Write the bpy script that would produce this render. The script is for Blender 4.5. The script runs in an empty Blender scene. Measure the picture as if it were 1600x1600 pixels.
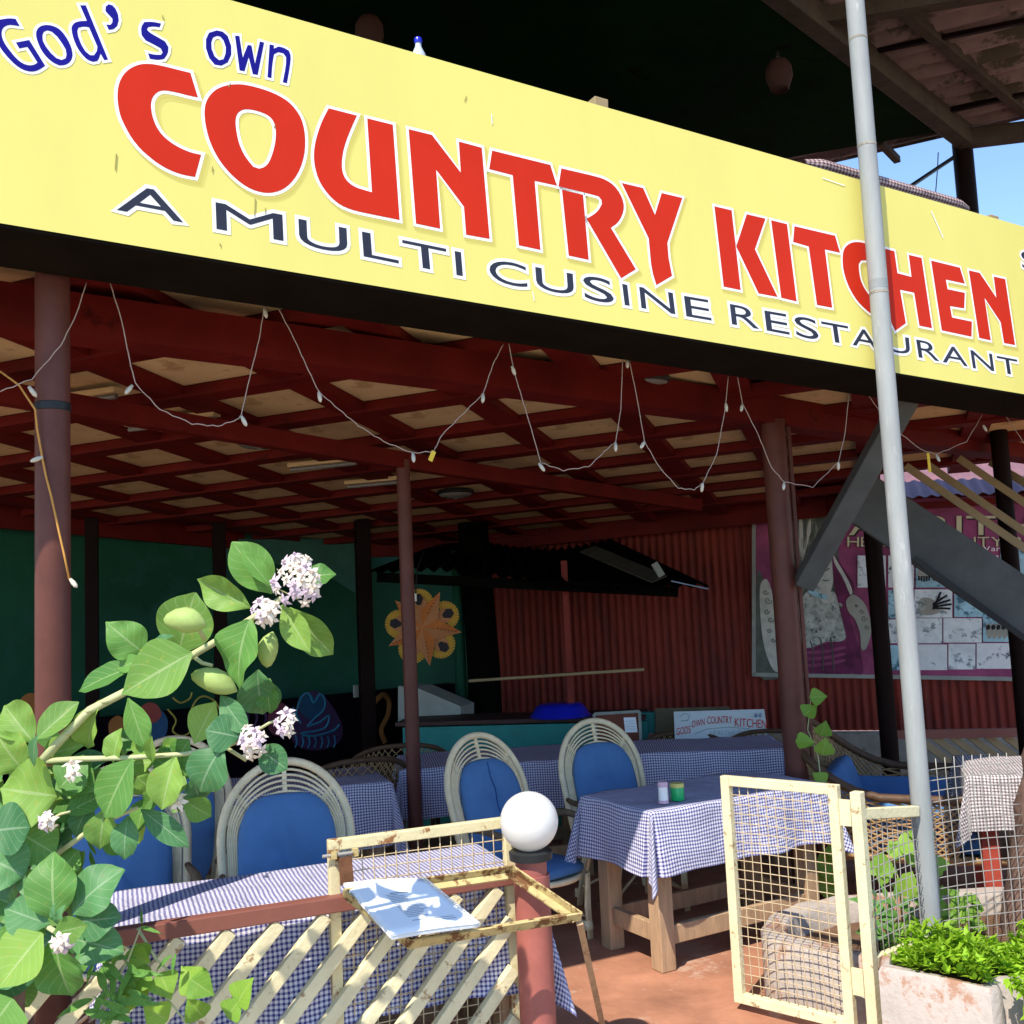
import bpy, bmesh, math, random
from mathutils import Vector, Matrix, geometry
random.seed(7)
PI = math.pi
# ------------------------------------------------------------------ camera, sky, sun, exposure
scn = bpy.context.scene
COL = scn.collection
F = 1600.0
CAM = Vector((0, 0, 1.7))
PITCH, ROLL = math.radians(5.6), math.radians(2.6)
FW = Vector((0, math.cos(PITCH), math.sin(PITCH)))
R0 = Vector((1, 0, 0)); U0 = R0.cross(FW)
RT = R0 * math.cos(ROLL) - U0 * math.sin(ROLL)
UP = R0 * math.sin(ROLL) + U0 * math.cos(ROLL)
cd = bpy.data.cameras.new('camera'); cam = bpy.data.objects.new('camera', cd); COL.objects.link(cam)
cd.sensor_width = 36; cd.lens = 36; cd.clip_start = .05; cd.clip_end = 2000
cam.matrix_world = Matrix(((RT.x, UP.x, -FW.x, CAM.x), (RT.y, UP.y, -FW.y, CAM.y), (RT.z, UP.z, -FW.z, CAM.z), (0, 0, 0, 1)))
scn.camera = cam
SUN_DIR = Vector((.361, .686, -1.0)).normalized()          # the way the light travels
SUN_EL = math.asin(-SUN_DIR.z)
w = bpy.data.worlds.new('World'); scn.world = w; w.use_nodes = True
wn = w.node_tree.nodes; bgn = wn['Background']
sky = wn.new('ShaderNodeTexSky'); sky.sky_type = 'NISHITA'; sky.sun_disc = False
sky.sun_elevation = SUN_EL
sky.sun_rotation = math.atan2(-SUN_DIR.x, -SUN_DIR.y)
sky.air_density = .85; sky.dust_density = .05; sky.ozone_density = 4.0
w.node_tree.links.new(sky.outputs[0], bgn.inputs[0]); bgn.inputs[1].default_value = .15
sl = bpy.data.lights.new('sun', 'SUN'); sl.energy = 3.0; sl.angle = math.radians(.53); sl.color = (1, .93, .82)
so = bpy.data.objects.new('sun', sl); COL.objects.link(so); so.location = (-4, -7, 12)
so.rotation_euler = SUN_DIR.to_track_quat('-Z', 'Y').to_euler()
scn.view_settings.view_transform = 'Standard'; scn.view_settings.look = 'None'
scn.view_settings.exposure = 1.15; scn.view_settings.gamma = 1
scn.cycles.max_bounces = 6; scn.cycles.diffuse_bounces = 3; scn.cycles.transparent_max_bounces = 4
scn.cycles.use_denoising = True

# ------------------------------------------------------------------ measuring helpers: a pixel of the photograph to a point of the place
def ray(x, y): return RT * ((x - 800) / F) - UP * ((y - 800) / F) + FW
def at_y(x, y, Y): d = ray(x, y); return CAM + d * (Y / d.y)
def at_z(x, y, z): d = ray(x, y); return CAM + d * ((z - CAM.z) / d.z)
def at_pl(x, y, p, n): d = ray(x, y); return CAM + d * ((p - CAM).dot(n) / d.dot(n))
V3 = lambda *a: Vector(a)
def lerp(a, b, t): return a + (b - a) * t

# ------------------------------------------------------------------ mesh builder
class MB:
    def __init__(s): s.v = []; s.f = []; s.uv = {}
    def add(s, vs, fs):
        o = len(s.v); s.v += [Vector(v) for v in vs]; s.f += [tuple(i + o for i in f) for f in fs]; return o
    def boxm(s, m, sx, sy, sz):
        vs = [m @ Vector((x * sx / 2, y * sy / 2, z * sz / 2)) for z in (-1, 1) for x, y in ((-1, -1), (1, -1), (1, 1), (-1, 1))]
        s.add(vs, [(3, 2, 1, 0), (4, 5, 6, 7), (0, 1, 5, 4), (1, 2, 6, 5), (2, 3, 7, 6), (3, 0, 4, 7)]); return s
    def box(s, c, size, rz=0): return s.boxm(Matrix.Translation(c) @ Matrix.Rotation(rz, 4, 'Z'), *size)
    def beam(s, p, q, wd, ht, up=(0, 0, 1)):
        p, q = Vector(p), Vector(q); d = (q - p); L = d.length; d.normalize()
        u = Vector(up); sd = d.cross(u)
        if sd.length < 1e-4: u = Vector((0, 1, 0)); sd = d.cross(u)
        sd.normalize(); u = sd.cross(d)
        m = Matrix(((d.x, sd.x, u.x, 0), (d.y, sd.y, u.y, 0), (d.z, sd.z, u.z, 0), (0, 0, 0, 1)))
        return s.boxm(Matrix.Translation((p + q) / 2) @ m, L, wd, ht)
    def tube(s, pts, r, n=8, closed=False, caps=True):
        pts = [Vector(p) for p in pts]; N = len(pts); rs = r if isinstance(r, (list, tuple)) else [r] * N
        rings = []; prev = None
        for i, p in enumerate(pts):
            if closed: t = pts[(i + 1) % N] - pts[i - 1]
            else: t = pts[min(i + 1, N - 1)] - pts[max(i - 1, 0)]
            if t.length < 1e-9: t = Vector((0, 0, 1))
            t.normalize()
            if prev is None:
                a = Vector((0, 0, 1)) if abs(t.z) < .9 else Vector((1, 0, 0))
                a = (a - t * a.dot(t)).normalized()
            else:
                a = prev - t * prev.dot(t)
                a = a.normalized() if a.length > 1e-6 else t.orthogonal().normalized()
            prev = a; b = t.cross(a)
            rings.append([p + (a * math.cos(2 * PI * k / n) + b * math.sin(2 * PI * k / n)) * rs[i] for k in range(n)])
        o = s.add([v for g in rings for v in g], [])
        for i in range(N if closed else N - 1):
            j = (i + 1) % N
            for k in range(n):
                k2 = (k + 1) % n
                s.f.append((o + i * n + k, o + i * n + k2, o + j * n + k2, o + j * n + k))
        if caps and not closed:
            s.f.append(tuple(o + k for k in reversed(range(n)))); s.f.append(tuple(o + (N - 1) * n + k for k in range(n)))
        return s
    def lathe(s, prof, n=20, c=(0, 0, 0)):
        c = Vector(c); o = s.add([c + Vector((r * math.cos(2 * PI * k / n), r * math.sin(2 * PI * k / n), z)) for r, z in prof for k in range(n)], [])
        for i in range(len(prof) - 1):
            for k in range(n):
                k2 = (k + 1) % n; s.f.append((o + i * n + k, o + i * n + k2, o + (i + 1) * n + k2, o + (i + 1) * n + k))
        s.f.append(tuple(o + k for k in reversed(range(n)))); s.f.append(tuple(o + (len(prof) - 1) * n + k for k in range(n)))
        return s
    def grid(s, fn, nu, nv, uvfn=None):
        o = len(s.v)
        for j in range(nv + 1):
            for i in range(nu + 1):
                s.v.append(Vector(fn(i / nu, j / nv)))
                if uvfn: s.uv[len(s.v) - 1] = uvfn(i / nu, j / nv)
        for j in range(nv):
            for i in range(nu):
                a = o + j * (nu + 1) + i; s.f.append((a, a + 1, a + nu + 2, a + nu + 1))
        return s
    def prism(s, poly, z0, z1):
        n = len(poly); o = s.add([(x, y, z0) for x, y in poly] + [(x, y, z1) for x, y in poly], [])
        for t in geometry.tessellate_polygon([[Vector((x, y, 0)) for x, y in poly]]):
            a, b, c = t; s.f.append((o + a, o + b, o + c)); s.f.append((o + n + c, o + n + b, o + n + a))
        for i in range(n): j = (i + 1) % n; s.f.append((o + i, o + j, o + n + j, o + n + i))
        return s

def wloc(o):
    p = Vector((0, 0, 0))
    while o: p += o.location; o = o.parent
    return p
def tag(o, label=None, cat=None, group=None, kind=None):
    if label: o['label'] = label
    if cat: o['category'] = cat
    if group: o['group'] = group
    if kind: o['kind'] = kind
    return o
def obj(name, mb, mat, parent=None, smooth=False, label=None, cat=None, group=None, kind=None, fix=True):
    me = bpy.data.meshes.new(name)
    if parent: off = wloc(parent)
    else:
        xs = [v.x for v in mb.v]; ys = [v.y for v in mb.v]; zs = [v.z for v in mb.v]
        off = Vector(((min(xs) + max(xs)) / 2, (min(ys) + max(ys)) / 2, min(zs)))
    me.from_pydata([tuple(v - off) for v in mb.v], [], mb.f)
    if mb.uv:
        ul = me.uv_layers.new(name='UVMap')
        for l in me.loops: ul.data[l.index].uv = mb.uv.get(l.vertex_index, (0, 0))
    if fix:
        bm = bmesh.new(); bm.from_mesh(me); bmesh.ops.recalc_face_normals(bm, faces=bm.faces); bm.to_mesh(me); bm.free()
    if smooth:
        for p in me.polygons: p.use_smooth = True
        if smooth != True: me.set_sharp_from_angle(angle=math.radians(smooth))
    me.materials.append(mat)
    o = bpy.data.objects.new(name, me); COL.objects.link(o)
    if parent: o.parent = parent
    else: o.location = off
    return tag(o, label, cat, group, kind)
def bevel(o, wd=.004, seg=2):
    m = o.modifiers.new('bevel', 'BEVEL'); m.width = wd; m.segments = seg; m.limit_method = 'ANGLE'; return o
def thing(name, label, cat, loc=(0, 0, 0), group=None, kind=None):
    o = bpy.data.objects.new(name, None); COL.objects.link(o); o.location = loc; o.empty_display_size = .1
    return tag(o, label, cat, group, kind)
def dup(o, parent=None):
    c = o.copy(); COL.objects.link(c); c.parent = parent
    for ch in list(o.children): dup(ch, c)
    return c
def place(proto, used, loc, rz, label, sc=1):
    o = proto if not used else dup(proto)
    used.append(1); o.location = loc; o.rotation_euler = (0, 0, rz); o.scale = (sc,) * 3
    o['label'] = label; return o

# ------------------------------------------------------------------ materials
MATS = {}
def mat(name, col, rough=.65, var=.15, scale=5, bump=.15, bscale=60, metal=0, spec=.2, dirt=None, dthr=.58, dscale=3, trans=0, stretch=None):
    m = bpy.data.materials.new(name); m.use_nodes = True; nt = m.node_tree; N = nt.nodes; Lk = nt.links.new
    b = N['Principled BSDF']; b.inputs['Roughness'].default_value = rough; b.inputs['Metallic'].default_value = metal
    b.inputs['Specular IOR Level'].default_value = spec
    tc = N.new('ShaderNodeTexCoord'); co = tc.outputs['Object']
    if stretch:
        mp = N.new('ShaderNodeMapping'); mp.inputs['Scale'].default_value = stretch; Lk(co, mp.inputs[0]); co = mp.outputs[0]
    n1 = N.new('ShaderNodeTexNoise'); n1.inputs['Scale'].default_value = scale; n1.inputs['Detail'].default_value = 6; n1.inputs['Roughness'].default_value = .65
    Lk(co, n1.inputs['Vector'])
    r = N.new('ShaderNodeValToRGB'); Lk(n1.outputs['Fac'], r.inputs[0])
    r.color_ramp.elements[0].position = .3; r.color_ramp.elements[1].position = .7
    r.color_ramp.elements[0].color = tuple(max(0, c * (1 - var)) for c in col) + (1,)
    r.color_ramp.elements[1].color = tuple(min(1, c * (1 + var)) for c in col) + (1,)
    out = r.outputs[0]
    if dirt:
        n2 = N.new('ShaderNodeTexNoise'); n2.inputs['Scale'].default_value = dscale; n2.inputs['Detail'].default_value = 9; n2.inputs['Roughness'].default_value = .72
        Lk(co, n2.inputs['Vector'])
        r2 = N.new('ShaderNodeValToRGB'); Lk(n2.outputs['Fac'], r2.inputs[0])
        r2.color_ramp.elements[0].position = dthr; r2.color_ramp.elements[1].position = dthr + .06
        r2.color_ramp.elements[0].color = (0, 0, 0, 1); r2.color_ramp.elements[1].color = (1, 1, 1, 1)
        mx = N.new('ShaderNodeMix'); mx.data_type = 'RGBA'
        Lk(r2.outputs[0], mx.inputs['Factor']); Lk(out, mx.inputs[6]); mx.inputs[7].default_value = tuple(dirt) + (1,)
        out = mx.outputs[2]
    Lk(out, b.inputs['Base Color'])
    if bump:
        n3 = N.new('ShaderNodeTexNoise'); n3.inputs['Scale'].default_value = bscale; n3.inputs['Detail'].default_value = 4; Lk(co, n3.inputs['Vector'])
        bp = N.new('ShaderNodeBump'); bp.inputs['Strength'].default_value = bump; bp.inputs['Distance'].default_value = .01
        Lk(n3.outputs['Fac'], bp.inputs['Height']); Lk(bp.outputs[0], b.inputs['Normal'])
    if trans:
        t = N.new('ShaderNodeBsdfTranslucent'); Lk(out, t.inputs['Color']); ms = N.new('ShaderNodeMixShader'); ms.inputs[0].default_value = trans
        Lk(b.outputs[0], ms.inputs[1]); Lk(t.outputs[0], ms.inputs[2]); Lk(ms.outputs[0], N['Material Output'].inputs[0])
    MATS[name] = m; return m

def gingham(name, white, mid, dark, per):
    m = bpy.data.materials.new(name); m.use_nodes = True; nt = m.node_tree; N = nt.nodes; Lk = nt.links.new
    b = N['Principled BSDF']; b.inputs['Roughness'].default_value = .85; b.inputs['Specular IOR Level'].default_value = .15
    uv = N.new('ShaderNodeUVMap'); sp = N.new('ShaderNodeSeparateXYZ')
    t0 = N.new('ShaderNodeTexCoord'); wz = N.new('ShaderNodeTexNoise'); wz.inputs['Scale'].default_value = 7; wz.inputs['Detail'].default_value = 2; Lk(t0.outputs['Object'], wz.inputs[0])
    wa = N.new('ShaderNodeVectorMath'); wa.operation = 'MULTIPLY_ADD'; wa.inputs[1].default_value = (.012, .012, 0); Lk(wz.outputs['Color'], wa.inputs[0]); Lk(uv.outputs[0], wa.inputs[2]); Lk(wa.outputs[0], sp.inputs[0])
    ss = []
    for k in (0, 1):
        a = N.new('ShaderNodeMath'); a.operation = 'MULTIPLY'; a.inputs[1].default_value = 1 / per; Lk(sp.outputs[k], a.inputs[0])
        f = N.new('ShaderNodeMath'); f.operation = 'FRACT'; Lk(a.outputs[0], f.inputs[0])
        g = N.new('ShaderNodeMath'); g.operation = 'LESS_THAN'; g.inputs[1].default_value = .47; Lk(f.outputs[0], g.inputs[0]); ss.append(g)
    s = N.new('ShaderNodeMath'); s.operation = 'ADD'; Lk(ss[0].outputs[0], s.inputs[0]); Lk(ss[1].outputs[0], s.inputs[1])
    h = N.new('ShaderNodeMath'); h.operation = 'MULTIPLY'; h.inputs[1].default_value = .5; Lk(s.outputs[0], h.inputs[0])
    r = N.new('ShaderNodeValToRGB'); r.color_ramp.interpolation = 'CONSTANT'; e = r.color_ramp.elements
    e[0].position = 0; e[0].color = tuple(white) + (1,); e[1].position = .3; e[1].color = tuple(mid) + (1,)
    e2 = e.new(.8); e2.color = tuple(dark) + (1,)
    Lk(h.outputs[0], r.inputs[0])
    tc = N.new('ShaderNodeTexCoord'); nz = N.new('ShaderNodeTexNoise'); nz.inputs['Scale'].default_value = 4; nz.inputs['Detail'].default_value = 5; Lk(tc.outputs['Object'], nz.inputs[0])
    mx = N.new('ShaderNodeMix'); mx.data_type = 'RGBA'; mx.blend_type = 'MULTIPLY'; mx.inputs[0].default_value = .35
    Lk(r.outputs[0], mx.inputs[6]); Lk(nz.outputs['Fac'], mx.inputs[7]); Lk(mx.outputs[2], b.inputs['Base Color'])
    bp = N.new('ShaderNodeBump'); bp.inputs['Strength'].default_value = .6; bp.inputs['Distance'].default_value = .03
    n3 = N.new('ShaderNodeTexNoise'); n3.inputs['Scale'].default_value = 9; n3.inputs['Detail'].default_value = 3; Lk(tc.outputs['Object'], n3.inputs[0]); Lk(n3.outputs['Fac'], bp.inputs['Height']); Lk(bp.outputs[0], b.inputs['Normal'])
    return m

def leafmat(name, col, vein, trans=.3):
    m = bpy.data.materials.new(name); m.use_nodes = True; nt = m.node_tree; N = nt.nodes; Lk = nt.links.new
    b = N['Principled BSDF']; b.inputs['Roughness'].default_value = .5; b.inputs['Specular IOR Level'].default_value = .3
    uv = N.new('ShaderNodeUVMap'); sp = N.new('ShaderNodeSeparateXYZ'); Lk(uv.outputs[0], sp.inputs[0])
    def mth(op, a, bb=None, c=None):
        n = N.new('ShaderNodeMath'); n.operation = op
        for i, x in enumerate((a, bb, c)):
            if x is None: continue
            if isinstance(x, (int, float)): n.inputs[i].default_value = x
            else: Lk(x, n.inputs[i])
        return n.outputs[0]
    ax = mth('ABSOLUTE', sp.outputs[0])
    mid = mth('LESS_THAN', ax, .045)
    dg = mth('FRACT', mth('MULTIPLY', mth('SUBTRACT', sp.outputs[1], mth('MULTIPLY', ax, .3)), 7.0))
    lat = mth('MULTIPLY', mth('LESS_THAN', dg, .1), .55)
    vv = mth('MAXIMUM', mid, lat)
    tc = N.new('ShaderNodeTexCoord'); nz = N.new('ShaderNodeTexNoise'); nz.inputs['Scale'].default_value = 2.3; nz.inputs['Detail'].default_value = 3; Lk(tc.outputs['Object'], nz.inputs[0])
    oi = N.new('ShaderNodeObjectInfo')
    r = N.new('ShaderNodeValToRGB'); e = r.color_ramp.elements
    e[0].position = .2; e[1].position = .8
    e[0].color = (col[0] * .7, col[1] * .78, col[2] * .8, 1); e[1].color = (col[0] * 1.35, col[1] * 1.2, col[2] * 1.1, 1)
    Lk(mth('MULTIPLY_ADD', nz.outputs['Fac'], .45, mth('MULTIPLY', oi.outputs['Random'], .55)), r.inputs[0])
    mx = N.new('ShaderNodeMix'); mx.data_type = 'RGBA'; Lk(mth('MULTIPLY', vv, .36), mx.inputs[0]); Lk(r.outputs[0], mx.inputs[6]); mx.inputs[7].default_value = tuple(vein) + (1,)
    n5 = N.new('ShaderNodeTexNoise'); n5.inputs['Scale'].default_value = 9; n5.inputs['Detail'].default_value = 5; Lk(tc.outputs['Object'], n5.inputs[0])
    sp5 = mth('MULTIPLY', mth('GREATER_THAN', n5.outputs['Fac'], .655), .6)
    mx5 = N.new('ShaderNodeMix'); mx5.data_type = 'RGBA'; Lk(sp5, mx5.inputs[0]); Lk(mx.outputs[2], mx5.inputs[6]); mx5.inputs[7].default_value = (col[0] * 1.7 + .05, col[1] * .95, col[2] * .8, 1); mx = mx5
    Lk(mx.outputs[2], b.inputs['Base Color'])
    bp = N.new('ShaderNodeBump'); bp.inputs['Strength'].default_value = .25; bp.inputs['Distance'].default_value = .003; bp.invert = True; Lk(vv, bp.inputs['Height']); Lk(bp.outputs[0], b.inputs['Normal'])
    t = N.new('ShaderNodeBsdfTranslucent'); Lk(mx.outputs[2], t.inputs['Color']); ms = N.new('ShaderNodeMixShader'); ms.inputs[0].default_value = trans
    Lk(b.outputs[0], ms.inputs[1]); Lk(t.outputs[0], ms.inputs[2]); Lk(ms.outputs[0], N['Material Output'].inputs[0])
    return m

M_ground = mat('sandy_ground', (.34, .26, .19), .95, .2, 3, .4, 20)
M_floor = mat('red_oxide_floor', (.40, .185, .11), .6, .28, 3.5, .2, 30, dirt=(.48, .30, .21), dthr=.56, dscale=2.6)
M_earth = mat('earth', (.15, .085, .05), .95, .3, 6, .6, 25)
M_sun_yellow = mat('sign_yellow', (.69, .62, .172), .5, .05, .9, .02, 3, spec=.1, stretch=(1.5, 1.5, .5), dirt=(.64, .58, .21), dthr=.74, dscale=7)
M_white = mat('print_white', (.85, .84, .80), .5, .03, 3, 0)
M_red = mat('print_red', (.52, .026, .010), .5, .06, 2, 0, spec=.08)
M_blue = mat('print_blue', (.010, .008, .20), .5, .15, 4, 0, spec=.08)
M_ink = mat('print_dark', (.030, .035, .055), .5, .2, 5, 0, spec=.08)
M_shadow = mat('print_soft_edge', (.66, .56, .10), .45, .05, 3, 0)
M_signbox = mat('sign_box_black', (.010, .008, .005), .8, .3, 4, .1, spec=.06)
M_ceilred = mat('ceiling_red', (.115, .0085, .006), .6, .3, 3, .15, 20, spec=.12, dirt=(.07, .006, .004), dthr=.62)
M_panel = mat('ceiling_cream', (.66, .49, .25), .8, .12, 2.5, .2, 40, dirt=(.46, .31, .14), dthr=.6)
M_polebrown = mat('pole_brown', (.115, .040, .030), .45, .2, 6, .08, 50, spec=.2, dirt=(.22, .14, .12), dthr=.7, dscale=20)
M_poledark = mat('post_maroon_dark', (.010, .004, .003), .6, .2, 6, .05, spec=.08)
M_grey = mat('pole_galvanised', (.29, .305, .295), .6, .16, 9, .1, 60, spec=.25, dirt=(.40, .41, .39), dthr=.58, dscale=14, stretch=(1, 1, .2))
M_steel = mat('brace_charcoal', (.085, .09, .086), .55, .2, 5, .05, spec=.15)
M_corrred = mat('corrugated_red', (.19, .026, .016), .55, .25, 5, .08, 50, spec=.15, dirt=(.13, .022, .016), dthr=.52, dscale=3.5, stretch=(1.5, 1.5, .25))
M_corrpink = mat('corrugated_pink', (.24, .12, .13), .55, .15, 4, .08, 40, dirt=(.30, .13, .14), dthr=.6)
M_corrrust = mat('corrugated_rust', (.28, .195, .18), .75, .25, 4, .1, 40, dirt=(.10, .085, .06), dthr=.5, dscale=2.5)
M_black = mat('sooty_sheet', (.003, .0027, .002), .9, .3, 6, .2, spec=.03)
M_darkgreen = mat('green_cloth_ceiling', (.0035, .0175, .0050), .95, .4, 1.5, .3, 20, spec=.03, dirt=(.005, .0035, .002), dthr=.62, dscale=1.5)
M_greenwall = mat('green_wall', (.010, .075, .040), .8, .25, 1.2, .25, 60, dirt=(.018, .085, .065), dthr=.56, dscale=.8)
M_greywall = mat('stucco_grey', (.30, .31, .27), .9, .15, 5, .5, 80)
M_teal = mat('counter_teal', (.03, .22, .19), .6, .15, 4, .1, 40, dirt=(.05, .16, .14), dthr=.6)
M_pinkwall = mat('low_wall_pink', (.42, .18, .16), .8, .15, 5, .2)
M_concrete = mat('concrete', (.30, .27, .22), .9, .2, 8, .5, 50, dirt=(.17, .14, .11), dthr=.58, dscale=6)
M_plaster = mat('planter_plaster', (.44, .38, .33), .9, .22, 4, .5, 45, dirt=(.36, .20, .13), dthr=.52, dscale=4)
M_cream = mat('cream_paint', (.70, .62, .38), .55, .12, 8, .25, 60, dirt=(.34, .22, .11), dthr=.585, dscale=18)
M_creamrust = mat('cream_paint_rusty', (.68, .59, .34), .55, .1, 8, .2, 60, dirt=(.28, .12, .045), dthr=.565, dscale=13)
M_wire = mat('cream_wire', (.55, .43, .26), .5, .12, 12, .05, 80, dirt=(.24, .12, .06), dthr=.62, dscale=30)
M_wiregrey = mat('grey_wire', (.36, .34, .30), .45, .12, 12, .05, metal=.2)
M_rust = mat('yellow_rust_iron', (.50, .39, .17), .65, .2, 9, .3, 60, dirt=(.16, .075, .03), dthr=.50, dscale=14)
M_railbrown = mat('rail_oxide', (.23, .085, .062), .5, .1, 7, .06)
M_postpink = mat('post_oxide', (.33, .105, .082), .5, .15, 6, .08, 40, dirt=(.26, .07, .055), dthr=.6)
M_globe = mat('globe_opal', (.83, .82, .78), .3, .07, 6, 0, spec=.4, trans=.3, dirt=(.70, .67, .58), dthr=.66, dscale=5)
M_plastic = mat('black_plastic', (.02, .021, .022), .4, .15, 5, 0)
M_wood = mat('table_wood', (.42, .275, .16), .75, .25, 5, .25, 40, stretch=(6, 6, .8), dirt=(.30, .18, .10), dthr=.6)
M_woodred = mat('red_painted_wood', (.33, .055, .035), .5, .2, 6, .15)
M_slatwood = mat('pale_timber', (.34, .25, .13), .75, .15, 5, .1, 40)
M_rattan = mat('rattan_pale', (.80, .66, .41), .6, .14, 14, .25, 90, dirt=(.34, .25, .14), dthr=.67, dscale=18)
M_arm = mat('rattan_weathered', (.19, .13, .075), .75, .3, 25, .5, 120)
M_wick = mat('wicker_brown', (.36, .22, .10), .55, .3, 18, .2, 90)
M_wickd = mat('wicker_rim_dark', (.10, .055, .03), .5, .3, 18, .3, 90)
M_cush = mat('cushion_blue', (.080, .185, .37), .85, .14, 5, .7, 9, spec=.2)
M_creaseshade = mat('cushion_crease_shade', (.02, .07, .22), .8, .1, 5, 0)
M_paper = mat('paper', (.84, .86, .88), .7, .02, 4, 0)
M_check = gingham('gingham_blue', (.84, .82, .84), (.38, .37, .54), (.055, .055, .22), .0160)
M_check2 = gingham('gingham_grey', (.78, .74, .72), (.36, .31, .31), (.13, .09, .10), .0165)
M_check3 = gingham('gingham_brown', (.62, .5, .47), (.3, .2, .2), (.10, .05, .06), .03)
M_bulb = mat('bulb_clear', (.72, .68, .55), .25, .1, 9, 0, spec=.6, trans=.25)
M_cable = mat('cable_pale', (.42, .33, .27), .6, .1, 20, 0)
M_orange = mat('cable_orange', (.55, .27, .06), .6, .1, 20, 0)
M_yel = mat('tape_yellow', (.72, .50, .05), .6, .1, 20, 0)
M_leaf = leafmat('calotropis_leaf', (.115, .285, .055), (.50, .60, .30), .3)
M_leafy = leafmat('calotropis_leaf_young', (.225, .41, .075), (.6, .68, .36), .4)
M_leafg = leafmat('calotropis_leaf_grey', (.075, .22, .075), (.42, .52, .34), .25)
M_pothos = leafmat('pothos_leaf', (.22, .42, .05), (.5, .6, .2), .4)
M_pod = mat('pod_green', (.40, .52, .16), .6, .12, 14, .15, 40, trans=.2)
M_stem = mat('stem_pale', (.46, .47, .24), .7, .15, 20, .15)
M_trunk = mat('bark', (.17, .105, .08), .9, .3, 7, .8, 30, dirt=(.30, .2, .15), dthr=.6, dscale=6)
M_petal = mat('petal_lilac', (.70, .57, .64), .6, .12, 30, 0, trans=.25)
M_petalc = mat('petal_cream', (.84, .74, .62), .6, .1, 30, 0, trans=.25)
M_bush = mat('ground_cover_leaf', (.30, .50, .025), .5, .35, 5, 0, spec=.4, trans=.35)
M_herb = mat('herb_leaf', (.13, .30, .06), .6, .3, 9, 0, trans=.3)
M_clay = mat('clay', (.045, .016, .010), .8, .2, 9, .1)
M_starO = mat('star_orange', (.62, .20, .05), .7, .15, 12, 0, trans=.3)
M_starP = mat('star_peach', (.58, .25, .10), .7, .1, 12, 0, trans=.3)
M_starY = mat('star_yellow', (.62, .36, .05), .7, .1, 12, 0, trans=.3)
M_dkline = mat('drawn_dark', (.02, .018, .02), .7, .1, 5, 0)
M_magenta = mat('banner_magenta', (.27, .055, .13), .6, .4, 3, .1, 6)
M_maroon = mat('banner_maroon', (.14, .02, .07), .6, .5, 6, .1, 8)
M_tileA = mat('photo_pale', (.70, .74, .72), .6, .2, 6, 0, dirt=(.24, .28, .29), dthr=.53, dscale=9)
M_tileB = mat('photo_cyan', (.34, .56, .62), .6, .3, 5, 0, dirt=(.06, .14, .18), dthr=.52, dscale=8)
M_tileC = mat('photo_white', (.72, .74, .72), .6, .12, 8, 0, dirt=(.07, .08, .08), dthr=.57, dscale=8)
M_skin = mat('print_grey_skin', (.34, .33, .27), .6, .12, 6, 0)
M_lace = mat('print_lace', (.40, .42, .37), .6, .45, 16, 0, dirt=(.13, .15, .14), dthr=.55, dscale=22)
M_hair = mat('print_veil', (.17, .19, .13), .6, .6, 14, 0, stretch=(6, 6, 1.2))
M_letter = mat('banner_letter', (.60, .55, .33), .6, .1, 6, 0)
M_bluepl = mat('plastic_blue', (.008, .015, .42), .3, .1, 5, 0, spec=.5)
M_greenpl = mat('plastic_green', (.01, .42, .12), .3, .05, 5, 0, spec=.5)
M_yelpl = mat('plastic_yellow', (.60, .55, .16), .35, .05, 5, 0)
M_pinkpl = mat('plastic_pink', (.62, .42, .50), .35, .05, 5, 0)
M_boardred = mat('pinboard_brown', (.17, .05, .028), .7, .15, 9, .1)
M_boardol = mat('board_olive', (.10, .085, .05), .8, .25, 6, .1)
M_wboard = mat('whiteboard', (.55, .62, .62), .35, .06, 3, 0)
M_redink = mat('red_marker', (.55, .04, .03), .6, .1, 5, 0)
M_greyink = mat('grey_marker', (.33, .45, .44), .6, .1, 5, 0)
M_blueink = mat('blue_marker', (.08, .10, .35), .6, .1, 5, 0)
M_mural = mat('mural_black', (.004, .003, .005), .9, .4, 3, .1, spec=.04)
M_mcyan = mat('mural_cyan', (.03, .16, .26), .8, .2, 4, 0)
M_mpurple = mat('mural_purple', (.045, .02, .06), .8, .2, 4, 0)
M_myel = mat('mural_yellow', (.36, .30, .06), .8, .2, 4, 0)
M_mred = mat('mural_red', (.28, .06, .05), .8, .2, 4, 0)
M_morange = mat('mural_orange', (.30, .12, .035), .8, .2, 4, 0)
M_lampglass = mat('lamp_glass', (.20, .20, .18), .25, .1, 8, .1, 60, spec=.5)
M_clear = mat('bottle_clear', (.5, .55, .58), .15, .05, 5, 0, spec=.6)

# ------------------------------------------------------------------ the ground
mb = MB(); mb.prism([(-60, -60), (60, -60), (60, 120), (-60, 120)], -.32, -.22)
obj('ground', mb, M_ground, kind='structure')
# terrace: front edge runs along the fence and gate line
mb = MB(); mb.prism([(-9, .05), (-1.3, 3.05), (-.05, 3.50), (.85, 3.78), (1.35, 3.62), (3.2, 3.35), (9, 3.3), (9, 30), (-9, 30)], -.22, 0)
bevel(obj('terrace_floor', mb, M_floor, kind='structure'), .02, 3)

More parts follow.
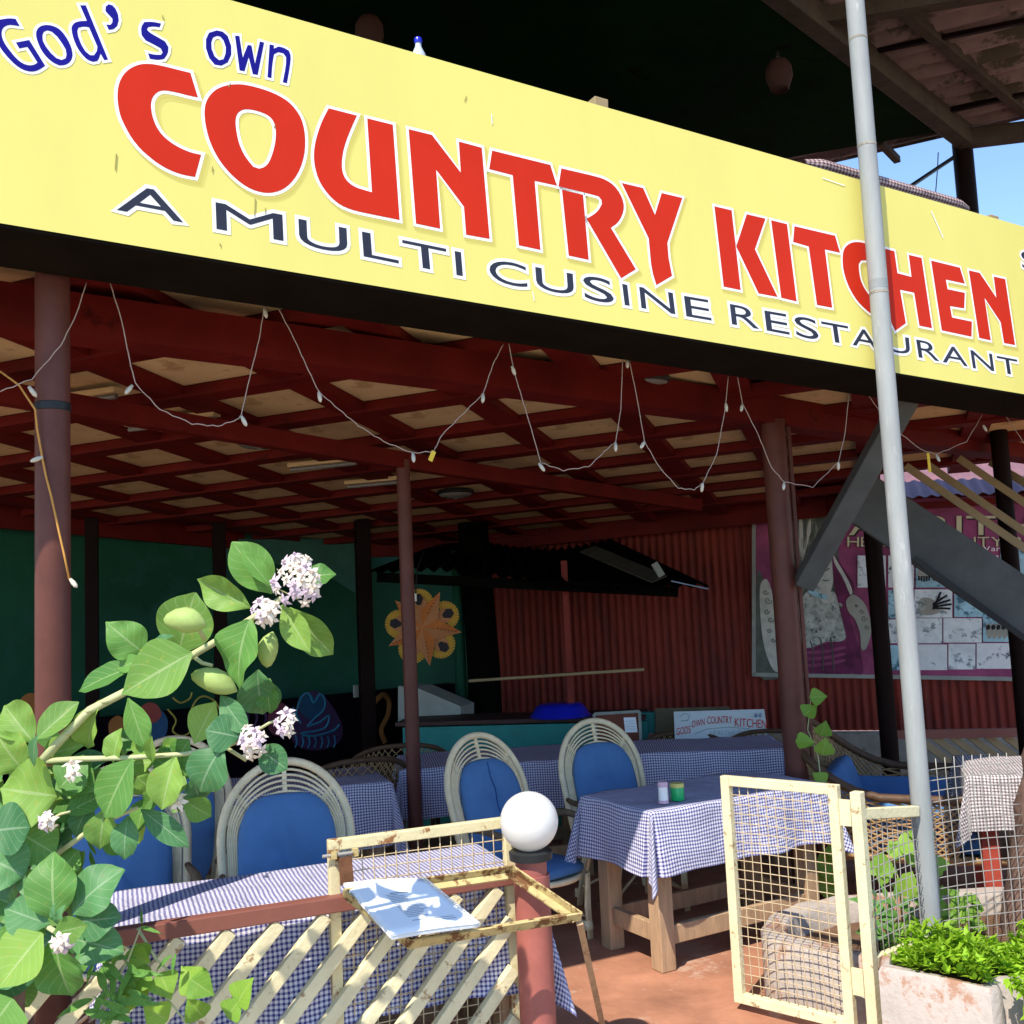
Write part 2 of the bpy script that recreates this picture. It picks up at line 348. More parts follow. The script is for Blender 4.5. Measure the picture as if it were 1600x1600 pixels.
# ------------------------------------------------------------------ signboard
S_O = at_y(0, 347, 2.83); S_E = at_y(1600, 615, 4.98)
S_U = (S_E - S_O).normalized()
S_N = S_U.cross(Vector((0, 0, 1))).normalized()      # towards the street
S_V = S_N.cross(S_U)
if S_V.z < 0: S_V = -S_V
S_IN = -S_N
SH = .872
def sp(u, v, n=0.0): return S_O + S_U * u + S_V * v + S_N * n
def sbox(mb, u0, u1, v0, v1, n0, n1):
    vs = [sp(u, v, n) for n in (n0, n1) for u, v in ((u0, v0), (u1, v0), (u1, v1), (u0, v1))]
    mb.add(vs, [(3, 2, 1, 0), (4, 5, 6, 7), (0, 1, 5, 4), (1, 2, 6, 5), (2, 3, 7, 6), (3, 0, 4, 7)]); return mb
def area(p): return sum(p[i][0] * p[(i + 1) % len(p)][1] - p[(i + 1) % len(p)][0] * p[i][1] for i in range(len(p))) / 2
def offset(p, d):
    n = len(p); o = []
    for i in range(n):
        a, b, c = Vector(p[i - 1]), Vector(p[i]), Vector(p[(i + 1) % n])
        e1 = (b - a); e2 = (c - b)
        if e1.length < 1e-9 or e2.length < 1e-9: o.append(tuple(b)); continue
        n1 = Vector((e1.y, -e1.x)).normalized(); n2 = Vector((e2.y, -e2.x)).normalized()
        m = n1 + n2
        if m.length < .3: o.append(tuple(b + n1 * d)); continue
        m.normalize(); k = min(1 / max(m.dot(n1), .2), 1.6); o.append(tuple(b + m * d * k))
    return o
def dense(p, k=2):      # round the traced curves a little
    return p
def flat(mb, loops, f3):      # loops: outer then holes, 2D -> filled face, clean where an outline crosses itself
    vs = []; es = []
    for l in loops:
        k = len(vs); vs += [Vector(p) for p in l]; es += [(k + i, k + (i + 1) % len(l)) for i in range(len(l))]
    V_, E_, F_, *_r = geometry.delaunay_2d_cdt(vs, es, [], 0, 1e-7)
    def wind(x, y):
        w_ = 0
        for l in loops:
            for i in range(len(l)):
                (x1, y1), (x2, y2) = l[i - 1], l[i]
                if y1 <= y:
                    if y2 > y and (x2 - x1) * (y - y1) - (x - x1) * (y2 - y1) > 0: w_ += 1
                elif y2 <= y and (x2 - x1) * (y - y1) - (x - x1) * (y2 - y1) < 0: w_ -= 1
        return w_
    o = mb.add([f3(p.x, p.y) for p in V_], [])
    for t in F_:
        cx = sum(V_[i].x for i in t) / len(t); cy = sum(V_[i].y for i in t) / len(t)
        if wind(cx, cy) > 0: mb.f.append(tuple(o + i for i in t))
    return mb
def inside(pt, poly):
    x, y = pt; c = False; n = len(poly)
    for i in range(n):
        (x1, y1), (x2, y2) = poly[i], poly[i - 1]
        if (y1 > y) != (y2 > y) and x < (x2 - x1) * (y - y1) / (y2 - y1) + x1: c = not c
    return c
def ccw(p): return p if area(p) > 0 else p[::-1]
def glyph(ch, cache={}):
    if ch in cache: return cache[ch]
    cu = bpy.data.curves.new('glyph', 'FONT'); cu.body = ch; cu.fill_mode = 'NONE' if False else 'BOTH'; cu.resolution_u = 5
    o = bpy.data.objects.new('glyph', cu); COL.objects.link(o)
    dg = bpy.context.evaluated_depsgraph_get(); me = o.evaluated_get(dg).to_mesh()
    vs = [(v.co.x, v.co.y) for v in me.vertices]
    cnt = {}
    for p in me.polygons:
        for e in p.edge_keys: cnt[e] = cnt.get(e, 0) + 1
    nb = {}
    for (a, b), c in cnt.items():
        if c == 1: nb.setdefault(a, []).append(b); nb.setdefault(b, []).append(a)
    seen = set(); loops = []
    for s0 in nb:
        if s0 in seen: continue
        lp = [s0]; seen.add(s0); cur = s0
        while True:
            nx = [q for q in nb[cur] if q not in seen]
            if not nx: break
            cur = nx[0]; seen.add(cur); lp.append(cur)
        if len(lp) > 2: loops.append([vs[i] for i in lp])
    o.evaluated_get(dg).to_mesh_clear(); bpy.data.objects.remove(o); bpy.data.curves.remove(cu)
    allp = [q for l in loops for q in l]
    x0 = min(q[0] for q in allp); x1 = max(q[0] for q in allp); y0 = min(q[1] for q in allp); y1 = max(q[1] for q in allp)
    adv = x1
    res = (loops, (x0, x1, y0, y1)); cache[ch] = res; return res
def nest(loops):
    outs = []; holes = []
    for i, l in enumerate(loops):
        (holes if any(j != i and inside(l[0], m) for j, m in enumerate(loops)) else outs).append(l)
    return [(ccw(o), [ccw(h)[::-1] for h in holes if inside(h[0], o)]) for o in outs]

sign = thing('signboard', 'long yellow restaurant signboard with red lettering above the terrace', 'sign', sp(2.2, 0, -.2))
mb = MB(); sbox(mb, -1.6, 6.2, 0, SH, -.30, -.004); bevel(obj('box', mb, M_signbox, sign), .004)
mb = MB(); sbox(mb, -1.6, 6.2, -.012, .012, -.36, -.0045); obj('underside', mb, M_signbox, sign)
mb = MB(); mb.grid(lambda a, b: sp(-1.6 + 7.8 * a, -.003 + (SH + .006) * b, .0004 + .0003 * math.sin(a * 61 + b * 2) * math.sin(b * PI)), 120, 10); obj('face_sheet', mb, M_sun_yellow, sign, smooth=True)
RED=[
 ("C",[(509,591),(460,591),(417,591),(387,588),(361,580),(337,564),(319,544),(305,518),(298,489),(297,459),(300,431),(308,396),(325,363),(344,333),(371,304),(398,285),(425,269),(456,257),(487,251),(510,250),(535,251),(551,328),(523,328),(500,332),(476,339),(453,350),(433,364),(417,383),(407,402),(399,425),(395,451),(396,470),(402,487),(413,502),(428,511),(447,514),(478,515),(509,514),(535,515)],None),
 ("O",[(659,593),(635,585),(611,573),(587,554),(570,530),(560,506),(556,479),(558,449),(564,417),(575,381),(592,346),(615,313),(644,285),(677,262),(710,248),(743,244),(773,248),(802,261),(827,281),(851,313),(870,353),(882,400),(885,445),(881,489),(870,527),(850,555),(824,576),(793,588),(759,595),(717,598),(684,597)],[(682,513),(666,502),(656,485),(654,460),(658,431),(667,394),(682,363),(699,341),(716,325),(735,323),(752,332),(766,351),(777,385),(785,426),(786,462),(781,487),(770,504),(753,513),(728,517),(703,517)]),
 ("U",[(962,587),(1062,586),(1041,532),(1024,482),(1014,439),(1011,397),(1015,371),(1024,353),(1040,338),(1063,329),(1091,326),(1120,324),(1099,585),(1193,585),(1222,245),(1087,245),(1046,247),(1010,255),(979,273),(952,299),(931,330),(919,368),(914,403),(916,443),(926,491),(940,537)],None),
 ("N",[(1252,583),(1341,583),(1454,468),(1446,583),(1538,581),(1570,242),(1476,240),(1467,343),(1358,457),(1375,243),(1283,244)],None),
 ("T",[(1580,580),(1826,580),(1854,504),(1758,502),(1781,239),(1690,240),(1665,504),(1568,506)],None),
 ("R",[(1874,577),(2042,579),(2079,574),(2114,560),(2142,532),(2157,499),(2157,471),(2147,442),(2127,410),(2095,385),(2209,238),(2139,190),(1984,400),(2015,421),(2040,445),(2055,473),(2053,489),(2041,500),(2010,502),(1861,503)],None),
 ("R",[(1876,493),(1970,492),(1992,238),(1903,239)],None),
 ("Y",[(2149,578),(2251,579),(2306,479),(2341,577),(2444,578),(2364,374),(2369,310),(2384,241),(2306,190),(2291,230),(2282,273),(2273,376)],None),
 ("K",[(2608,576),(2699,577),(2735,239),(2645,239)],None),
 ("K",[(2780,576),(2883,577),(2819,430),(2936,241),(2831,240),(2718,424)],None),
 ("I",[(2914,576),(3004,576),(3043,238),(2956,241)],None),
 ("T",[(3046,575),(3286,577),(3312,503),(3221,502),(3250,242),(3160,241),(3125,498),(3035,502)],None),
 ("C",[(3524,577),(3480,576),(3442,576),(3403,570),(3370,556),(3343,534),(3329,508),(3324,468),(3327,426),(3344,376),(3370,333),(3406,295),(3449,268),(3490,249),(3532,247),(3549,305),(3520,316),(3482,334),(3452,363),(3431,398),(3423,445),(3425,472),(3441,491),(3479,498),(3535,498)],None),
 ("H",[(3571,574),(3657,573),(3670,470),(3762,468),(3751,572),(3837,573),(3883,240),(3798,240),(3774,394),(3682,393),(3709,239),(3636,192),(3617,223),(3603,275)],None),
 ("E",[(3901,571),(4102,571),(4131,496),(3997,494),(4006,448),(4127,450),(4116,371),(4016,367),(4026,313),(4166,313),(4157,237),(3949,239)],None),
 ("N",[(4165,568),(4244,569),(4357,462),(4347,568),(4433,569),(4477,239),(4394,238),(4378,341),(4269,447),(4296,238),(4212,239)],None),
]
BLUE=[
 ("G",[(21,604),(9,624),(-7,621),(-23,614),(-39,605),(-46,586),(-45,561),(-36,538),(-21,516),(-4,498),(16,481),(36,472),(55,471),(72,478),(85,490),(94,501),(48,569),(13,551),(23,535),(44,546),(73,505),(65,496),(52,490),(35,491),(18,501),(1,519),(-14,537),(-23,554),(-26,573),(-22,587),(-13,597),(-1,602)],None),
 ("o",[(90,630),(73,619),(65,603),(65,586),(72,565),(82,545),(97,528),(115,516),(132,512),(149,518),(161,531),(167,549),(165,569),(157,590),(145,609),(130,625),(112,632)],[(95,613),(85,605),(82,593),(84,577),(93,561),(108,544),(123,533),(137,531),(148,539),(150,551),(147,567),(136,584),(122,601),(107,612)]),
 ("d",[(180,719),(196,724),(266,568),(255,563),(244,581),(241,567),(236,555),(224,549),(208,551),(193,563),(178,582),(167,606),(160,631),(160,646),(168,660),(183,669),(201,675)],[(189,652),(179,646),(176,635),(179,619),(189,595),(201,577),(215,568),(226,571),(233,586),(234,601),(208,656),(198,655)]),
 ("apostrophe",[(260,747),(252,737),(252,722),(263,712),(273,703),(273,691),(268,682),(256,679),(264,664),(277,670),(287,683),(291,703),(288,723),(280,739),(271,747)],None),
 ("s",[(411,716),(415,730),(388,728),(365,720),(356,700),(359,675),(371,661),(397,654),(417,647),(423,635),(418,626),(398,621),(380,621),(386,604),(409,606),(428,615),(439,636),(440,658),(429,674),(406,682),(382,690),(374,698),(377,706),(391,713)],None),
 ("o",[(586,757),(562,742),(553,717),(554,687),(565,657),(583,639),(604,641),(624,658),(634,687),(633,717),(621,748),(605,758)],[(587,738),(575,729),(570,711),(572,689),(582,667),(596,658),(610,665),(616,686),(616,708),(608,729),(597,739)]),
 ("w",[(644,756),(658,759),(671,688),(686,736),(698,737),(711,678),(725,759),(739,759),(721,641),(705,640),(690,694),(678,642),(662,641)],None),
 ("n",[(757,758),(772,759),(771,747),(787,759),(805,760),(822,754),(829,738),(827,702),(818,638),(804,638),(813,698),(813,728),(804,739),(787,739),(773,728),(768,694),(766,642),(753,642)],None),
]
CAPS=[
 ("A",[(308,184),(503,185),(505,96),(310,98)]),
 ("M",[(600,182),(814,183),(820,95),(606,95)]),
 ("U",[(867,180),(1032,179),(1038,88),(873,92)]),
 ("L",[(1086,178),(1213,177),(1221,89),(1094,92)]),
 ("T",[(1232,176),(1398,174),(1407,87),(1241,90)]),
 ("I",[(1431,172),(1456,172),(1464,85),(1439,85)]),
 ("C",[(1566,171),(1719,169),(1726,82),(1572,85)]),
 ("U",[(1758,170),(1920,171),(1926,85),(1764,88)]),
 ("S",[(1964,176),(2093,175),(2107,80),(1972,82)]),
 ("I",[(2143,169),(2167,168),(2177,86),(2154,86)]),
 ("N",[(2223,170),(2385,171),(2396,85),(2232,86)]),
 ("E",[(2440,168),(2564,170),(2578,86),(2450,85)]),
 ("R",[(2674,171),(2819,171),(2830,86),(2683,86)]),
 ("E",[(2859,171),(2982,173),(2997,85),(2869,86)]),
 ("S",[(3024,175),(3154,174),(3165,82),(3034,85)]),
 ("T",[(3180,171),(3340,172),(3352,88),(3192,88)]),
 ("A",[(3359,170),(3515,171),(3520,90),(3364,90)]),
 ("U",[(3567,171),(3724,172),(3729,91),(3575,92)]),
 ("R",[(3771,171),(3911,172),(3923,86),(3783,88)]),
 ("A",[(3935,169),(4111,171),(4119,86),(3944,86)]),
 ("N",[(4142,170),(4299,171),(4309,86),(4154,83)]),
 ("T",[(4332,166),(4485,166),(4496,85),(4342,86)]),
 ("S",[(4568,741),(4670,743),(4669,653),(4572,649)]),
]

M_drop = [mat('print_drop_%d' % k, c_, .5, .03, 3, 0, spec=.2) for k, c_ in enumerate(((.645, .57, .14), (.61, .53, .13), (.56, .48, .115)))]
ZS, ZB, ZT = .0012, .0017, .0023
def letter(polys, mfill, bw, mb_border=None, drop=False):
    """polys: [(outer, [holes])] in metres on the face"""
    f = MB(); g = MB()
    for o, hs in polys:
        flat(f, [o] + hs, lambda u, v: sp(u, v, ZT))
        flat(g, [offset(o, bw)] + [offset(h, bw) for h in hs if abs(area(h)) > (bw * 5) ** 2 * .6], lambda u, v: sp(u, v, ZB))
    a = obj('letter', f, mfill, sign, fix=False)
    obj('border', g, M_white, a, fix=False)
    if drop:      # the soft edge printed down and to the right of the big letters
        for k, mm_ in enumerate(M_drop):
            h_ = MB(); dd = drop * (1 - .28 * k)
            for o, hs in polys: flat(h_, [[(x + dd, y - dd) for x, y in offset(o, bw * 1.2)]] + [[(x + dd, y - dd) for x, y in h2] for h2 in hs], lambda u, v: sp(u, v, ZS - .0003 * (2 - k)))
            obj('printed_edge', h_, mm_, a, fix=False)
mm = lambda p: [(x / 1000, y / 1000) for x, y in p]
def soft(p, n=3):      # corner-cut the long traced curves so they read round
    if len(p) < 17: return p
    out = []
    L = len(p)
    for i in range(L):
        a, b, c = Vector(p[i - 1]), Vector(p[i]), Vector(p[(i + 1) % L])
        e1 = (b - a); e2 = (c - b)
        ang = e1.angle(e2, 0)
        if ang < math.radians(32): out += [tuple(b - e1 * .25), tuple(b + e2 * .25)]
        else: out.append(tuple(b))
    return out
for n, o, h in RED: letter([(ccw(soft(mm(o))), [ccw(soft(mm(h)))[::-1]] if h else [])], M_red, .0105, drop=.016)
for n, o, h in BLUE: letter([(ccw(soft(mm(o))), [ccw(soft(mm(h)))[::-1]] if h else [])], M_blue, .0085)
for n, q in CAPS:
    q = [Vector(p) for p in mm(q)]; loops, (x0, x1, y0, y1) = glyph(n)
    def mp(x, y):
        s, t = (x - x0) / (x1 - x0), (y - y0) / (y1 - y0)
        p = (q[3] * (1 - s) + q[2] * s) * (1 - t) + (q[0] * (1 - s) + q[1] * s) * t; return (p.x, p.y)
    letter(nest([[mp(*p) for p in l] for l in loops]), M_ink, .012)
# scratches and drips on the print
rs = random.Random(3); M_stain = mat('stain', (.30, .26, .08), .7, .2, 9, 0)
for px, py, ln in [(182, 240, 26), (332, 260, 9), (399, 310, 28), (415, 325, 9), (344, 380, 5), (360, 130, 6), (729, 150, 8), (254, 24, 6), (430, 195, 5)]:
    mb = MB(); p = at_pl(px, py, sp(0, 0, .003), S_N); q = at_pl(px + rs.uniform(-3, 2), py + ln, sp(0, 0, .003), S_N); mb.beam(p, q, .003, .0006, S_N); obj('drip_stain', mb, M_stain, sign)
for px, py, qx, qy, wd in [(1455, 330, 1474, 372, .006), (768, 178, 769, 194, .0035), (832, 455, 835, 470, .003), (1285, 278, 1320, 290, .004)]:
    mb = MB(); mb.beam(at_pl(px, py, sp(0, 0, .003), S_N), at_pl(qx, qy, sp(0, 0, .003), S_N), wd, .0006, S_N); obj('scratch', mb, M_white, sign)

# things standing on the board's top edge
for px, lab in ((935, 'short pale timber stub poking up behind the middle of the signboard'), (1548, 'short pale timber stub at the right end of the signboard')):
    t = at_pl(px, 150 if px < 1000 else 330, sp(0, 0, -.12), S_N); u = (t - S_O).dot(S_U)
    m2 = MB(); sbox(m2, u - .03, u + .035, SH + .001, SH + (.105 if px < 1000 else .085), -.17, -.10); bevel(obj('timber_stub', m2, M_slatwood, label=lab, cat='timber'), .004)
t = at_pl(657, 78, sp(0, 0, -.24), S_N); u = (t - S_O).dot(S_U); b0 = sp(u, SH + .002, -.24) + Vector((0, 0, .19))
bt = thing('water_bottle', 'clear plastic bottle with blue cap behind the signboard top edge', 'bottle', b0 - Vector((0, 0, .19)))
mb = MB(); mb.lathe([(.03, 0), (.032, .02), (.032, .12), (.028, .15), (.012, .185), (.012, .2)], 14, b0 - Vector((0, 0, .19))); obj('body', mb, M_clear, bt, smooth=40)
mb = MB(); mb.lathe([(.0145, 0), (.0155, .004), (.0155, .018), (.013, .022)], 14, b0 + Vector((0, 0, .008))); obj('cap', mb, M_bluepl, bt, smooth=40)
# checked mat rolled over the parapet at the right
def roll(a, b):
    c0 = at_pl(1252, 262, sp(0, 0, -.16), S_N); c1 = at_pl(1508, 334, sp(0, 0, -.16), S_N)
    p = lerp(c0, c1, a); th = b * 2 * PI; k = .5 + .5 * min(1, min(a, 1 - a) * 12)
    return p + (S_V * (math.sin(th) * .038) + S_IN * (math.cos(th) * .06)) * k + S_V * (.018)
mb = MB(); mb.grid(roll, 40, 14, lambda a, b: (a * 1.6, b * .42))
obj('rolled_mat', mb, M_check3, smooth=True, label='brown checked mat rolled along the signboard top beside the grey pole', cat='mat')

# ------------------------------------------------------------------ canopy roof over the terrace
ZC = lambda y: 3.342 - .08 * y
D1 = Vector((math.cos(math.radians(-19)), math.sin(math.radians(-19)), 0)); D2 = Vector((-D1.y, D1.x, 0))
G0 = Vector((-1.5, 4.85, 0)); PIT = .68
front = [(S_O + S_U * u + S_IN * .34) for u in (-4.2, 6.6)]
CP = [(front[0].x, front[0].y), (front[1].x, front[1].y), (8.0, 7.0), (2.95, 8.35), (2.9, 9.35), (-.75, 10.75), (-1.9, 10.6), (-3.7, 8.45), (-7.5, 4.3)]
roof = thing('canopy_roof', 'low red latticed canopy ceiling with cream panels over the terrace', 'roof', (0, 6, 2.9))
def inpoly(p): return inside((p.x, p.y), CP)
mb = MB(); n = len(CP)
o = mb.add([(x, y, ZC(y) + .03) for x, y in CP] + [(x, y, ZC(y) + .10) for x, y in CP], [])
for t in geometry.tessellate_polygon([[Vector((x, y, 0)) for x, y in CP]]): a, b, c = t; mb.f += [(o + a, o + b, o + c), (o + n + c, o + n + b, o + n + a)]
for i in range(n): j = (i + 1) % n; mb.f.append((o + i, o + j, o + n + j, o + n + i))
obj('deck', mb, M_ceilred, roof)
# cream panels, one object each
pm = None
pr = random.Random(5)
for i in range(-9, 12):
    for j in range(-6, 11):
        c = G0 + D1 * (i * PIT) + D2 * (j * PIT)
        if not inpoly(c): continue
        if not all(inpoly(c + D1 * (a * .3) + D2 * (b * .3)) for a in (-1, 1) for b in (-1, 1)): continue
        c.z = ZC(c.y) + .018
        if pm is None:
            q = MB(); h = .265
            q.add([c + D1 * (a * h) + D2 * (b * h) + Vector((0, 0, dz - .08 * (D1 * (a * h) + D2 * (b * h)).y)) for dz in (-.006, .006) for a, b in ((-1, -1), (1, -1), (1, 1), (-1, 1))],
                  [(3, 2, 1, 0), (4, 5, 6, 7), (0, 1, 5, 4), (1, 2, 6, 5), (2, 3, 7, 6), (3, 0, 4, 7)])
            pm = obj('panel', q, M_panel, roof); pbase = c.copy()
        else:
            o2 = pm.copy(); COL.objects.link(o2); o2.parent = roof; o2.location = c - pbase
# joists: each line of the lattice, clipped to the outline
def clip(p, d):
    ts = [k * .05 for k in range(-280, 280)]; run = []; best = []
    for t in ts:
        if inpoly(p + d * t): run.append(t)
        else:
            if len(run) > len(best): best = run
            run = []
    if len(run) > len(best): best = run
    return (best[0], best[-1]) if len(best) > 6 else None
for dd, oo, rg, ht in ((D1, D2, range(-7, 12), .056), (D2, D1, range(-10, 13), .048)):
    for k in rg:
        p = G0 + oo * ((k + .5) * PIT); c = clip(p, dd)
        if not c: continue
        a = p + dd * c[0]; b = p + dd * c[1]; a.z = ZC(a.y) - ht / 2 + .012; b.z = ZC(b.y) - ht / 2 + .012
        q = MB(); q.beam(a, b, .165, ht); obj('joist', q, M_ceilred, roof)
# the long beam on the posts
q = MB(); q.beam((-3.6, 2.45, 2.93), (1.57, 5.96, 2.80), .18, .16); obj('beam', q, M_ceilred, roof)
q = MB(); q.beam((1.55, 5.95, 2.797), (4.8, 8.25, 2.70), .17, .16); obj('beam', q, M_ceilred, roof)
q = MB(); q.beam((-3.0, 3.9, 2.86), (-.66, 6.25, 2.66), .08, .10); obj('beam', q, M_ceilred, roof)
q = MB(); q.beam((-.66, 6.25, 2.66), (1.6, 8.75, 2.54), .08, .10); obj('beam', q, M_ceilred, roof)
# fascia along the rear edges
for a, b in ((3, 4), (4, 5), (5, 6), (6, 7), (7, 8)):
    (x0, y0), (x1, y1) = CP[a], CP[b]
    q = MB(); q.beam((x0, y0, ZC(y0) - .05), (x1, y1, ZC(y1) - .05), .06, .2); obj('fascia', q, M_ceilred, roof)
# ceiling lamps
def clp(px, py, dz=0): return at_pl(px, py, Vector((0, 0, ZC(0) + dz)), Vector((0, .08, 1)))
for (px, py), lab in (((405, 692), 'round glass ceiling lamp between the left pole and the middle pole'), ((90, 508), 'round glass ceiling lamp behind the left brown pole'), ((712, 772), 'round glass ceiling lamp deep in the canopy right of the middle pole'), ((1005, 600), 'round glass ceiling lamp close behind the middle of the signboard')):
    c = clp(px, py, -.02); t = thing('ceiling_lamp', lab, 'lamp', c, 'ceiling lamps')
    q = MB(); q.lathe([(.145, .03), (.148, .01), (.14, -.002)], 24, c); obj('rim', q, M_plastic, t, smooth=40)
    q = MB(); q.lathe([(.138, 0), (.13, -.012), (.10, -.026), (.05, -.034), (.012, -.036), (.01, -.042)], 24, c); obj('glass_dome', q, M_lampglass, t, smooth=True)
for (px, py), lab in (((268, 655), 'tube light in the ceiling panel right of the left pole'), ((110, 620), 'tube light on the ceiling behind the left brown pole'), ((505, 722), 'tube light in the far ceiling panel left of the middle pole'), ((590, 750), 'tube light in the dim ceiling just left of the middle pole')):
    c = clp(px, py, -.03); t = thing('tube_light', lab, 'light', c, 'ceiling tube lights')
    d = D1 * .3 if px < 400 else D1 * .26
    q = MB(); q.beam(c - d, c + d, .07, .03); bevel(obj('housing', q, M_panel, t), .004)
    q = MB(); q.tube([c - d * .96 - Vector((0, 0, .03)), c + d * .96 - Vector((0, 0, .03))], .014, 10); obj('tube', q, M_lampglass, t, smooth=40)

# ------------------------------------------------------------------ posts
def post(name, p, z1, r, m, lab, cat='post', z0=0, collar=True):
    p = Vector(p); t = thing(name, lab, cat, (p.x, p.y, z0))
    q = MB(); q.tube([(p.x, p.y, z0), (p.x, p.y, (z0 + z1) / 2), (p.x, p.y, z1)], r, 24); obj('shaft', q, m, t, smooth=40)
    if collar: q = MB(); q.box((p.x, p.y, z0 + .006), (r * 3.2, r * 3.2, .012)); obj('base_plate', q, m, t)
    return t
p = at_y(82, 440, 3.3)
t = post('brown_pole', p, 2.88, .054, M_polebrown, 'brown steel pole at the left with fairy lights tied to it', 'pole')
c = at_y(82, 637, 3.3)
q = MB(); q.lathe([(.0555, -.014), (.057, -.012), (.057, .012), (.0555, .014)], 24, c); obj('rubber_tie', q, M_plastic, t, smooth=30)
p = at_y(1209, 680, 5.9)
t = post('brown_pole', p, 2.745, .070, M_polebrown, 'thick brown steel pole wrapped by a climbing vine beside the wicker sofa', 'pole')
q = MB(); q.tube([(p.x + .082, p.y - .02, 0), (p.x + .082, p.y - .02, 2.7)], .013, 10); obj('drain_pipe', q, M_polebrown, t, smooth=40)
p = at_y(630, 735, 6.25)
post('brown_pole', p, 2.665, .043, M_polebrown, 'slim dark brown pole in the middle among the tables', 'pole')
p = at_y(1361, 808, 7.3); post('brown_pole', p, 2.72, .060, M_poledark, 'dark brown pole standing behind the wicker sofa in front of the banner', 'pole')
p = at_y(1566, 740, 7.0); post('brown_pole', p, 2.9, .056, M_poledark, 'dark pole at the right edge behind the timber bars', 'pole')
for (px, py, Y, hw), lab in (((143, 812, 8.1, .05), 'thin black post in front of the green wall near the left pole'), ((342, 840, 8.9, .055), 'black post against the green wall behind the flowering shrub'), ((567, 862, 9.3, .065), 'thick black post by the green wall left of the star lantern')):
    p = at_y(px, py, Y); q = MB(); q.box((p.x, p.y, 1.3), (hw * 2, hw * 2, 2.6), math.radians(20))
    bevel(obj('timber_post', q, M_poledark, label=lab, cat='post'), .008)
# the tall grey pipe in front of the board
GP = at_y(1385, 600, 4.43); GP = Vector((GP.x, GP.y, 0))
gp = thing('grey_pole', 'tall grey galvanised pole crossing the front of the signboard', 'pole', (GP.x, GP.y, .02))
q = MB(); q.tube([(GP.x, GP.y, z) for z in (.02, 1.5, 3, 4.6, 6.4)], .041, 24); obj('shaft', q, M_grey, gp, smooth=40)
for py in (62, 228, 458):
    z = at_y(1345 + py * .075, py, 4.43).z; q = MB(); q.tube([(GP.x, GP.y, z - .005), (GP.x, GP.y, z + .005)], .0423, 24); obj('weld_joint', q, M_concrete, gp, smooth=40)
z = at_y(1379, 445, 4.43).z; q = MB(); q.tube([(GP.x, GP.y, z - .02), (GP.x, GP.y, z + .02)], .0416, 24); obj('patch', q, mat('patch_grey', (.25, .27, .27), .5, .1, 5, 0), gp, smooth=40)

# ------------------------------------------------------------------ dark steel braces and the stair at the right
a = at_y(1256, 912, 5.84); b = at_pl(1420, 615, sp(0, 0, -.42), S_N)
q = MB(); q.beam(a, b, .11, .13, (0, 1, 0)); bevel(obj('steel_brace', q, M_steel, label='charcoal diagonal brace running from the vine pole up to the signboard', cat='brace'), .008)
st = thing('staircase', 'dark staircase stringer with pale timber bars sloping down at the right edge', 'stairs', at_y(1600, 960, 6.4))
q = MB(); q.beam(at_y(1330, 768, 6.6), at_y(1690, 1010, 6.3), .07, .33, (0, 0, 1)); bevel(obj('stringer', q, M_steel, st), .008)
q = MB(); q.beam(at_y(1330, 740, 6.66), at_y(1690, 982, 6.36), .10, .05, (0, 0, 1)); obj('ledge', q, M_steel, st)
q = MB(); q.beam(at_y(1428, 872, 6.45), at_y(1690, 1062, 6.2), .03, .035, (0, 0, 1)); obj('under_rail', q, M_plastic, st)
for x, y in ():
    c = at_y(x, y, 6.4); q = MB(); q.box(c, (.1, .12, .06)); obj('bracket', q, M_plastic, st)
for (x0, y0, x1, y1, Y) in ((1415, 728, 1640, 884, 6.9), (1452, 728, 1640, 858, 7.0), (1498, 716, 1640, 812, 7.1), (1548, 722, 1640, 778, 7.2)):
    q = MB(); q.beam(at_y(x0, y0, Y), at_y(x1, y1, Y - .3), .03, .05, (0, 0, 1)); obj('timber_bar', q, M_slatwood, st)

# ------------------------------------------------------------------ corrugated shed at the back right
W0 = Vector((3.23, 9.61, 0)); WD = D1.copy(); WN = Vector((WD.y, -WD.x, 0))      # WN points to the terrace
if WN.y > 0: WN = -WN
def wp(t, z, n=0.0): return W0 + WD * t + WN * n + Vector((0, 0, z))
shed = thing('corrugated_shed', 'dark red corrugated iron shed closing the back right of the terrace', 'shed', wp(0, 0))
nc = int(8.6 / .076)
def cor(t0, t1, f, per=.076, amp=.009, sub=6):
    k = int((t1 - t0) / per) * sub; return k
def wallfn(a, b):
    t = -3.95 + 8.6 * a; return wp(t, .47 + 2.15 * b, .010 * math.sin(2 * PI * t / .076) + .004 * math.sin(t * 9) * b)
q = MB(); q.grid(wallfn, nc * 6, 2); obj('wall_sheet', q, M_corrred, shed, smooth=True)
q = MB(); q.beam(wp(-3.95, .24, .03), wp(4.65, .24, .03), .16, .44); obj('concrete_base', q, M_concrete, shed)
def rooffn(a, b):
    t = -4.0 + 9.2 * a; return wp(t, 2.56 + .5 * b + .011 * math.sin(2 * PI * t / .076 * .72) + .012 * math.sin(t * 3.1), .26 - 1.6 * b)
q = MB(); q.grid(rooffn, int(9.2 / .1056) * 6, 3); obj('roof_sheet', q, M_corrpink, shed, smooth=True)
q = MB(); q.beam(wp(-3.95, 2.50, .10), wp(5.0, 2.50, .10), .05, .06); obj('purlin', q, M_ceilred, shed)

